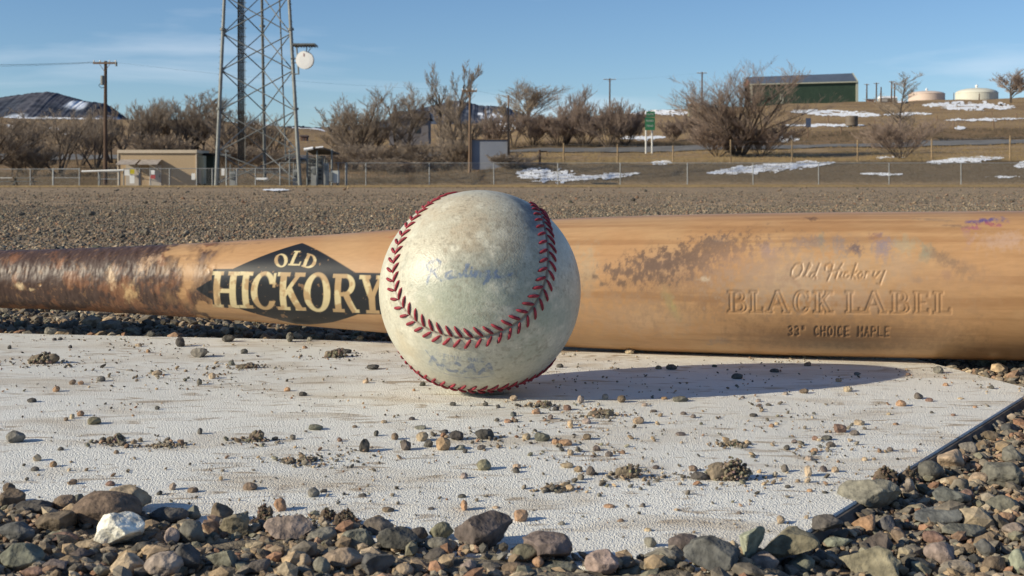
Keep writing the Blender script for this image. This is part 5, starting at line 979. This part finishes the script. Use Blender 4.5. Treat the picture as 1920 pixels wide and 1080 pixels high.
for x0, x1, y0, y1, lb_ in ((549, 557, 318, 348, 'low grey equipment box just inside the right tower leg'), (583, 593, 312, 348, 'squat grey equipment box behind the canopy post'), (607, 615, 306, 347, 'slim grey equipment box at the right edge of the canopy'), (430, 441, 322, 349, 'grey equipment box at the left foot of the tower')):
    eb = empty('equipment_box', BG((x0+x1)/2, 348, 76.8), lb_, 'equipment box'); boxpx(MB(), x0, x1, y0, y1, 76.8, .6).build('body', m_rail, eb); boxpx(MB(), x0+1.5, x1-1.5, y0+4, y0+14, 76.74, .055).build('hatch', m_galvd, eb)
    mb = MB(); mb.tube(BG(x0+2, y0, 77), BG(x0+2, y0-14, 77), .05); mb.tube(BG(x1-2, y0, 77), BG(x1-2, y0-8, 77), .035); mb.build('conduit', m_galvd, eb, smooth=False)
c2 = empty('transformer_cabinet', BG(627, 347, 76.2), 'pale grey transformer cabinet on a stand, right of the canopy', 'cabinet'); boxpx(MB(), 620, 634, 320, 343, 76.2, .9).build('body', mat('pale grey enamel', (.50, .52, .50), (.45, .47, .45), scale=2, rough=.5), c2); boxpx(MB(), 617, 623, 323, 340, 76.1, .5).build('side_box', m_galvd, c2)
mb = MB(); mb.tube(BG(622, 343, 76.4), BG(622, 349, 76.4), .05); mb.tube(BG(632, 343, 76.4), BG(632, 349, 76.4), .05); mb.build('stand', m_galvd, c2)
for x, lab in ((424, 'left pipe mast with a crossbar inside the compound'), (543, 'right pipe mast with a crossbar near the tower foot')):
    ms = empty('pipe_mast', BG(x, 350, 75.5), lab, 'mast', 'pipe masts in the compound'); mb = MB(); mb.tube(BG(x, 350, 75.5), BG(x, 280, 75.5), .06); mb.build('pole', m_galv, ms); mb = MB(); mb.tube(BG(x-11, 291, 75.5), BG(x+9, 291, 75.5), .05); mb.tube(BG(x-3, 284, 75.5), BG(x+5, 284, 75.5), .09); mb.build('crossbar', m_galvd, ms)
tr = empty('cable_tray', BG(450, 322, 77.5), 'low horizontal cable bridge behind the compound fence', 'cable bridge'); mb = MB()
for y_ in (321, 324): mb.tube(BG(425, y_, 77.5), BG(556, y_+.5, 77.5), .035)
mb.build('rails', m_galv, tr); boxpx(MB(), 480, 501, 333, 337, 76.5, .5).build('tray', m_snow, tr)

# ---- poles, wires
m_pole = mat('tarred wooden pole', (.115, .075, .055), (.075, .05, .038), scale=3, rough=.95, stretch=(4, 4, .3))
m_pole2 = mat('weathered wooden pole', (.22, .15, .10), (.15, .10, .07), scale=3, rough=.95, stretch=(4, 4, .3))
def upole(px, yb, yt, d, arm, label, m=m_pole, r=.15, army=3, zdown=True):
    a = BG(px, yb, d); z0 = min(gz(a[0], d), a[2])-.2; root = empty('utility_pole', (a[0], a[1], z0), label, 'utility pole', 'utility poles'); top = BG(px+.5, yt, d)
    mb = MB(); mb.tube((a[0], a[1], z0), top, r*1.15, r*.8, 12); mb.build('pole', m, root)
    if arm:
        mb = MB(); y_ = yt+army; p = BG(px-arm/2, y_, d); q = BG(px+arm/2, y_, d); mb.box(p[0], q[0], p[1]-.22, p[1]-.10, p[2]-.09, p[2]+.09)
        mb.tube((a[0]-.0, a[1]-.2, p[2]-.8), (p[0]+(q[0]-p[0])*.25, a[1]-.2, p[2]), .025); mb.tube((a[0], a[1]-.2, p[2]-.8), (p[0]+(q[0]-p[0])*.75, a[1]-.2, p[2]), .025); mb.build('crossarm', m_pole2, root)
        for k in (-.46, -.2, .2, .46):
            mb = MB(); x = (p[0]+q[0])/2+(q[0]-p[0])*k; mb.lathe([(.02, 0), (.07, .03), (.05, .08), (.075, .12), (.05, .17), (.01, .2)], 10, (x, a[1]-.16, p[2]+.09)); mb.build('insulator', m_white, root)
    return root
up1 = upole(197.5, 318, 114.5, 84, 44, 'tall dark utility pole with a crossarm left of the tower', r=.17, army=4)
mb = MB(); p = BG(192.5, 150, 83.5); mb.tube((p[0], p[1], p[2]-.45), (p[0], p[1], p[2]+.4), .2, .2, 12); mb.build('transformer', m_galvd, up1)
mb = MB(); p = BG(218, 117, 83.7); mb.tube((p[0], p[1], p[2]-.35), (p[0], p[1], p[2]+.05), .1, .1); mb.build('arrester', m_galvd, up1)
mb = MB(); mb.tube(BG(189, 156, 83.5), BG(185, 160, 83.5), .025); mb.tube(BG(185, 160, 83.5), BG(190, 165, 83.5), .025); mb.tube(BG(190, 165, 83.5), BG(196, 164, 83.7), .025); mb.build('drop_wire', m_dark, up1)
upole(880.5, 322, 167, 92, 28, 'brown wooden pole with a crossarm at the left edge of the billboard', m_pole2, r=.13, army=4)
upole(953, 320, 179, 93, 0, 'bare brown pole without a crossarm at the right edge of the billboard', m_pole2, r=.10)
upole(1143, 210, 147, 260, 23, 'pole with a crossarm above the roadside thicket', r=.24, army=2)
upole(1316, 212, 135, 260, 19, 'pole with a crossarm left of the largest bare tree', r=.24, army=2)
for px, yt, aw, lab in ((1625, 157, 10, 'first far pole right of the green barn'), (1643, 155, 11, 'second far pole right of the green barn'), (1651.5, 163, 0, 'short plain far pole behind the second one'), (1671.5, 152, 11, 'tallest far pole near the pointed tree'), (1677, 156, 6, 'far pole touching the tallest one')):
    upole(px, 192, yt, 345, aw, lab, r=.27, army=1.5)
upole(1788, 190, 174, 380, 0, 'thin post between the two water tanks', r=.15); upole(1836, 188, 175.5, 335, 0, 'thin dark post in front of the cream tank', r=.2)
def wire(label, pts, r=.018):
    mb = MB()
    for a, b2 in zip(pts[:-1], pts[1:]):
        A_, B_ = np.array(BG(*a)), np.array(BG(*b2)); sag = np.linalg.norm(B_-A_)*.012; prev = A_
        for k in range(1, 13):
            t_ = k/12; q = A_*(1-t_)+B_*t_; q[2] -= sag*4*t_*(1-t_)*(1 if len(pts) > 1 else 0); mb.tube(prev, q, r, r, 4); prev = q
    tag(mb.build('overhead_wire', m_dark), label, 'wire', 'overhead wires')
wire('overhead wire leaving the tall pole to the left edge', [(-260, 117, 84), (176, 116.5, 84)], .022)
wire('second overhead wire to the left, from the near end of the arm', [(-260, 122, 82), (187, 117.5, 84)], .012)
wire('thin overhead wire from the tall pole towards the tower and brown pole', [(219, 117, 84), (870, 169, 92)], .006)
wire('thin overhead wire from the brown pole to the hill pole', [(892, 170, 92), (1134, 149, 260)], .007)
wire('thin overhead wire between the two hill poles', [(1154, 149, 260), (1308, 137, 260)], .009)

# ---- billboard, house, signs
bb = empty('billboard', BG(918, 320, 93), 'blank grey-blue back of a billboard between two brown poles', 'billboard'); boxpx(MB(), 884.5, 953.5, 262, 318, 93.2, .12).build('panel', mat('grey-blue bare metal panel', (.24, .26, .31), (.20, .22, .27), scale=.6, rough=.6), bb)  # panel back in plain grey-blue
mb = MB(); boxpx(mb, 881.5, 884.3, 258, 322, 93.0, .3); boxpx(mb, 953.8, 956, 258, 322, 93.0, .3); boxpx(mb, 884.5, 953.5, 260.2, 262, 93.1, .2); boxpx(mb, 911, 914, 253, 260, 93.1, .2); mb.build('frame', m_pole2, bb)
hs = empty('house', BG(766, 262, 150), 'old grey-walled house with a dark roof hidden behind the trees', 'house')
boxpx(MB(), 730, 803, 222, 272, 150, 7).build('wall', mat('grey wood siding', (.19, .18, .19), (.14, .13, .14), scale=2, rough=.9, stretch=(1, 1, 6)), hs)
a = BG(727, 222, 149.4); b2 = BG(806, 205, 149.4); mb = MB(); mb.add([(a[0], a[1], a[2]), (b2[0], a[1], a[2]), (b2[0]-.4, a[1]+5, b2[2]), (a[0]+.4, a[1]+5, b2[2]), (a[0], a[1]+10, a[2]), (b2[0], a[1]+10, a[2])], [(0, 1, 2, 3), (3, 2, 5, 4), (0, 3, 4), (1, 5, 2), (0, 4, 5, 1)])
rf = mb.build('roof', mat('dark shingles', (.07, .055, .05), (.045, .037, .035), scale=3, rough=.95), hs)
for x in (738, 764, 790): ch_ = boxpx(MB(), x, x+5, 196, 212, 150.5+2.5, .8).build('chimney', mat('sooty brick', (.11, .07, .055), rough=.9), hs); ch_.parent = rf; ch_.location = (0, 0, 0)
for x in (738, 778): wn = boxpx(MB(), x, x+9, 234, 250, 149.94, .05).build('window', mat('dark glazing', (.03, .035, .04), rough=.2), hs)
m_gs = mat('green road sign', (.035, .17, .085), (.03, .15, .075), scale=1, rough=.5); m_wp = mat('white painted steel post', (.66, .66, .64), rough=.6); m_lt = mat('white lettering', (.7, .72, .7), rough=.5)
gs = empty('road_sign', BG(1218, 275, 126), 'green two-panel road sign on two white posts', 'road sign'); dg_ = 126
for y0, y1 in ((209, 219.3), (220.5, 244)):
    pn = boxpx(MB(), 1209.5 if y0 > 215 else 1212, 1228, y0, y1, dg_, .06).build('panel', m_gs, gs)
    # short rows of unreadable lettering as thin strokes
    rows = [(214, 1214, 1226)] if y0 < 215 else [(226.5, 1212, 1226), (236, 1213, 1225)]
    for ry, x0, x1 in rows:
        x = x0; k = 0; mb = MB()
        while x < x1-1.2:
            boxpx(mb, x, x+.35, ry-1.8, ry+1.8, dg_-.02, .015); boxpx(mb, x+.35, x+1.1, ry-1.8+(k % 3)*1.4, ry-1.3+(k % 3)*1.4, dg_-.02, .015); x += 1.75; k += 1
        tx = mb.build('lettering', m_lt, gs); tx.parent = pn; tx.location = (0, 0, 0)
for x in (1211.2, 1222.6): mb = MB(); a = BG(x, 240, dg_+.3); mb.tube((a[0], a[1], gz(a[0], dg_+.3)-.2), a, .12, .12, 8); mb.build('post', m_wp, gs)
a = BG(1515.5, 230, 146); bs = empty('blue_sign', (a[0], a[1], gz(a[0], 146)), 'small blue sign on a wooden post on the grass slope', 'sign'); boxpx(MB(), 1511, 1520.5, 221.5, 238, 146, .08).build('panel', mat('blue sign face', (.07, .095, .16), rough=.5), bs)
mb = MB(); mb.box(a[0]-.1, a[0]+.1, a[1]+.06*1.5+.03, a[1]+.4, gz(a[0], 146)-.3, a[2]+.3); mb.build('post', m_pole2, bs)
# barn
m_barn = mat('dark green ribbed sheet', (.05, .085, .058), (.042, .072, .05), scale=.6, rough=.6); m_roofm = mat('blue-grey metal roof', (.13, .16, .21), (.11, .14, .185), scale=.4, rough=.35, metal=.2, spec=.5); m_bt = mat('cream barn trim', (.46, .47, .38), rough=.6); m_bs = mat('dark red end wall', (.16, .06, .05), rough=.7)  # both end walls share one even dark red
db = 330.; fl = BG(1408, 191.5, db); fr_ = BG(1605, 193, db); zr_ = BG(0, 139, db)[2]; ze = BG(0, 155, db)[2]; zg = BG(0, 194, db)[2]-1; dep = 13.
barn = empty('barn', (fl[0], fl[1], zg), 'long dark green barn with a blue-grey roof on the hill', 'barn'); y0_, y1_ = fl[1], fl[1]+dep
x0, x1 = fl[0], fr_[0]; zel = BG(0, 157.5, db)[2]; ze = BG(0, 152.5, db)[2]; zrl = BG(0, 142, db)[2]; zr_ = BG(0, 134.5, db)[2]
mb = MB(); mb.add([(x0, y0_, zg), (x1, y0_, zg), (x1, y0_, ze), (x0, y0_, zel), (x0, y1_, zg), (x1, y1_, zg), (x1, y1_, ze), (x0, y1_, zel)], [(0, 1, 2, 3), (5, 4, 7, 6), (4, 0, 3, 7)]); n = 78
for k in range(n): x = x0+(x1-x0)*(k+.5)/n; zt = zel+(ze-zel)*(k+.5)/n; mb.box(x-.05, x+.05, y0_-.06, y0_-.001, zg, zt-.3)
mb.build('wall', m_barn, barn)
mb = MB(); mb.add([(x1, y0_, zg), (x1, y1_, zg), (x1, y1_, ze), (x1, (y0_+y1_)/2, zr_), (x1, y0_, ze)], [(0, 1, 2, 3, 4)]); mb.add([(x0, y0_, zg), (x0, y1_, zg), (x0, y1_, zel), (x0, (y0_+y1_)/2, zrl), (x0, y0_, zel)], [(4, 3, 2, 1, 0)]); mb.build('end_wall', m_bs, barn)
ov = .5; ym = (y0_+y1_)/2; mb = MB(); mb.add([(x0-ov, y0_-ov, zel), (x1+ov, y0_-ov, ze), (x1+ov, ym, zr_), (x0-ov, ym, zrl), (x0-ov, y1_+ov, zel), (x1+ov, y1_+ov, ze)], [(0, 1, 2, 3), (3, 2, 5, 4)])
for k in range(60): x = x0+(x1-x0)*k/59; s_ = k/59; mb.tube((x, y0_-ov, zel+(ze-zel)*s_+.02), (x, ym, zrl+(zr_-zrl)*s_+.02), .05, .05, 4)
mb.build('roof', m_roofm, barn)
mb = MB(); mb.tube((x0-ov, y0_-ov-.05, zel-.2), (x1+ov, y0_-ov-.05, ze-.2), .32, .32, 4); mb.box(x1-.1, x1+.75, y0_-.35, y0_-.07, zg, ze-.2); mb.box(x0-.3, x0+.5, y0_-.35, y0_-.07, zg, zel-.2); mb.tube((x1+ov, y0_-ov, ze), (x1+ov, ym, zr_), .22, .22, 4); mb.build('trim', m_bt, barn)
a = BG(1462.5, 186, db); dr = MB().box(a[0], a[0]+1.2, a[1]-.12, a[1]-.065, a[2]-1.6, a[2]+1.8).build('door', m_bt, barn)
# water tanks
def tank(px, wpx, yb, ys_, yt, d, c1, c2_, label):
    a = BG(px, yb, d); r = wpx/2*pxm(d); z0 = a[2]-2.5; zs = BG(0, ys_, d)[2]; zt = BG(0, yt, d)[2]; root = empty('water_tank', (a[0], a[1]+r, z0), label, 'water tank'); mm = mat('tank paint', c1, c2_, scale=.25, rough=.7)
    c = (a[0], a[1]+r, 0); mb = MB(); mb.lathe([(r, z0), (r, z0+(zs-z0)*.55), (r+.06, z0+(zs-z0)*.56), (r+.06, z0+(zs-z0)*.6), (r, z0+(zs-z0)*.61), (r, zs), (r+.12, zs), (r+.12, zs+.15)], 48, c); mb.build('shell', mm, root, smooth=False)
    mb = MB(); hh = zt-zs; mb.lathe([(r+.12, zs+.15)]+[(r*cos(R_(q)), zs+.15+hh*sin(R_(q))) for q in (8, 18, 30, 45, 60, 75)]+[(.05, zt+.15)], 48, c); mb.build('dome', mm, root, smooth=True)
    mb = MB(); mb.lathe([(.05, zt+.1), (r*.045, zt+.1), (r*.045, zt+r*.09), (r*.075, zt+r*.09), (r*.075, zt+r*.13), (.03, zt+r*.2)], 14, c); mb.build('vent', m_white, root); return root, mm
tank(1748, 67, 190, 175, 169, 385, (.62, .50, .43), (.56, .45, .39), 'flat pinkish water tank on the hill right of the pointed tree')
tank(1845, 78, 188, 173, 163, 370, (.60, .59, .51), (.54, .53, .46), 'cream domed water tank on the skyline at the right')
# far small buildings
def shed(label, px, w_, yb, ye, yr, d, cw, cr, name='shed'):
    a = BG(px-w_/2, yb, d); b2 = BG(px+w_/2, ye, d); zr = BG(0, yr, d)[2]; root = empty(name, (a[0], a[1], a[2]-1), label, name); dp = max((b2[0]-a[0])*.7, 3)
    MB().box(a[0], b2[0], a[1], a[1]+dp, a[2]-1, b2[2]).build('wall', mat('painted boards', cw, rough=.8), root); mb = MB(); o_ = .3
    mb.add([(a[0]-o_, a[1]-o_, b2[2]), (b2[0]+o_, a[1]-o_, b2[2]), (b2[0]+o_, a[1]+dp/2, zr), (a[0]-o_, a[1]+dp/2, zr), (a[0]-o_, a[1]+dp+o_, b2[2]), (b2[0]+o_, a[1]+dp+o_, b2[2])], [(0, 1, 2, 3), (3, 2, 5, 4), (0, 3, 4), (1, 5, 2), (0, 4, 5, 1)]); mb.build('roof', mat('sheet roof', cr, rough=.7), root)
    MB().box(a[0]+(b2[0]-a[0])*.4, a[0]+(b2[0]-a[0])*.6, a[1]-.06, a[1]-.01, a[2]-1, a[2]+(b2[2]-a[2])*.7).build('door', mat('plain door', (.12, .10, .09), rough=.7), root)
shed('small grey-green shed on the ridge left of the largest tree', 1302, 20, 212, 198, 193, 262, (.20, .19, .14), (.13, .09, .07))
shed('snow-roofed low house on the skyline right of the barn', 1667, 30, 189, 184, 179.5, 400, (.40, .38, .36), (.85, .87, .9), 'house')
shed('brown low house beside the snow-roofed one', 1634, 12, 192, 188, 185, 395, (.28, .15, .12), (.12, .08, .07), 'house')
shed('tiny brown hut on the hillside seen right of the tower', 569, 11, 266, 256, 253, 215, (.16, .09, .07), (.10, .07, .06), 'hut')
a = BG(1600, 231, 175); tk = empty('stock_tank', a, 'round rusty stock tank on the grass slope below the barn', 'stock tank'); rr_ = 11.5*pxm(175); mb = MB(); zt = BG(0, 217, 175)[2]
mb.lathe([(.05, a[2]-.4), (rr_, a[2]-.4), (rr_, zt), (rr_-.06, zt), (rr_-.06, zt-.3), (.05, zt-.3)], 32, (a[0], a[1]+rr_, 0)); mb.build('wall', mat('rusty steel', (.17, .14, .11), (.12, .095, .075), scale=1, rough=.85), tk)
# picnic table
for px, lab in ((12, 'pale picnic table at the far left edge by the fence'), (46, 'second pale picnic table nearer the gate')):
    a = BG(px, 349, 74.5); z0 = gz(a[0], 74.5); pt = empty('picnic_table', (a[0], a[1], z0), lab, 'picnic table', 'picnic tables'); X, Y = a[0], a[1]
    mb = MB()
    for k in range(5): mb.box(X-.9, X+.9, Y-.36+k*.15, Y-.23+k*.15, z0+.70, z0+.75)
    mb.build('table_top', m_white if px < 30 else m_galv, pt)
    for s_ in (-.75, .6): MB().box(X-.9, X+.9, Y+s_, Y+s_+.25, z0+.42, z0+.46).build('bench', m_galv, pt)
    for s_ in (-.7, .7): mb = MB(); mb.tube((X+s_, Y-.65, z0-.1), (X+s_, Y+.2, z0+.7), .03); mb.tube((X+s_, Y+.65, z0-.1), (X+s_, Y-.2, z0+.7), .03); mb.tube((X+s_, Y-.7, z0+.42), (X+s_, Y+.75, z0+.42), .03); mb.build('leg', m_galvd, pt)
# wooden posts with stock wire on the bank
m_post = mat('sun-bleached fence post', (.33, .24, .14), (.24, .17, .10), scale=4, rough=.95); wf = None; PPs = []
for px, yb, yt in ((1057, 304, 268), (1158, 302, 270), (1262, 309, 273), (1370, 303, 262), (1485, 303, 262), (1608, 299, 262), (1747, 296, 260), (1894, 296, 254), (2050, 296, 252)):
    d = 94.; a = BG(px, yb, d); z0 = min(gz(a[0], d), a[2])-.3; top = BG(px, yt, d); PPs.append((a, top))
wf = empty('wire_stock_fence', PPs[0][0], 'weathered wooden post and wire fence along the bank, right half', 'fence')
for a, top in PPs: mb = MB(); mb.tube((a[0], a[1], gz(a[0], 94)-.3), top, .085+.02*rng.random(), .075, 9); mb.build('post', m_post, wf)
mb = MB()
for f_ in (.92, .7, .48, .28):
    for (a, ta), (b2, tb) in zip(PPs[:-1], PPs[1:]): mb.tube((a[0], a[1]-.09, a[2]+(ta[2]-a[2])*f_), (b2[0], b2[1]-.09, b2[2]+(tb[2]-b2[2])*f_), .008, .008, 3)
mb.build('wires', m_wire, wf)
hp = empty('timber_frame', BG(1012, 307, 91), 'dark post with a short crossrail at the left end of the wire fence', 'post'); mb = MB(); mb.tube(BG(1012, 309, 91), BG(1012, 281, 91), .12, .11, 8); mb.build('post', m_pole, hp); mb = MB(); mb.tube(BG(1012, 284, 91.1), BG(1026, 284, 91.1), .06); mb.tube(BG(1025, 284, 91.1), BG(1026, 292, 91.1), .03); mb.build('crossrail', m_pole, hp)
HP = []
for px, yb, yt in ((1553, 232, 219), (1577, 252, 237), (1788, 241, 226), (1863, 240, 224), (1860, 218, 211), (1906, 222, 212), (1757, 226, 217), (1720, 252, 240), (1640, 236, 226)):
    x, d = onground(px, yb, 140); z0 = gz(x, d); mb = MB(); h_ = (yb-yt)*pxm(d); mb.tube((x, d*SC, z0-.2), (x, d*SC, z0+h_), .13, .11, 7); o_ = mb.build('fence_post', m_pole2)
    o_['label'] = 'short wooden post on the grass slope, %d percent across, %d percent down' % (round(px/19.2), round(yb/10.8)); o_['category'] = 'post'; o_['group'] = 'single posts on the grass slope'

# ---- dry grass and weeds
def tufts(name, n, d0, d1, k0, k1, h0, h1, m, blades=5, thr=.45, sd_=1, wdt=.012):
    px = rng.uniform(k0, k1, n); d = rng.uniform(d0, d1, n); x = (px-960)*d/1700.; kk = fbm(np.stack([x, d*1.3, x*0], 1), .35, 3, sd_) > thr; x, d = x[kk], d[kk]; z = H(x, d*SC); n = len(x)
    X = np.repeat(x, blades)+rng.normal(size=n*blades)*.12; Y = np.repeat(d*SC, blades)+rng.normal(size=n*blades)*.12; Z = np.repeat(z, blades)-.02; h_ = rng.uniform(h0, h1, n*blades); lx = rng.normal(size=n*blades)*h_*.3; ly = rng.normal(size=n*blades)*h_*.3; w_ = wdt
    V = np.stack([np.stack([X-w_, Y, Z], 1), np.stack([X+w_, Y, Z], 1), np.stack([X+lx, Y+ly, Z+h_], 1)], 1).reshape(-1, 3); Fc = np.arange(len(V)).reshape(-1, 3); return tag(fastmesh(name, V, Fc, m), kind='stuff')
m_gr = mat('dry straw grass', (.46, .34, .18), (.30, .22, .12), scale=1.2, rough=.9, spec=.1); m_gd = mat('grey dead weeds', (.22, .17, .115), (.15, .12, .085), scale=1, rough=.95, spec=.05)
tufts('dry_grass', 16000, 26, 82, -150, 2100, .03, .08, m_gr, 6, .40, 1, .012)
tufts('weeds', 9000, 82.5, 92, -150, 2100, .08, .30, m_gd, 7, .38, 2, .014)
tufts('dry_grass', 6000, 92, 128, 960, 2100, .15, .45, m_gr, 6, .42, 3, .016)
tufts('weeds', 5000, 90, 128, -150, 980, .15, .6, m_gd, 6, .36, 4, .018)
tufts('weeds', 4000, 138, 152, 960, 2100, .2, .55, m_gd, 6, .40, 5, .022)
tufts('dry_grass', 7000, 152, 300, 500, 2100, .15, .45, m_gr, 6, .48, 6, .03)
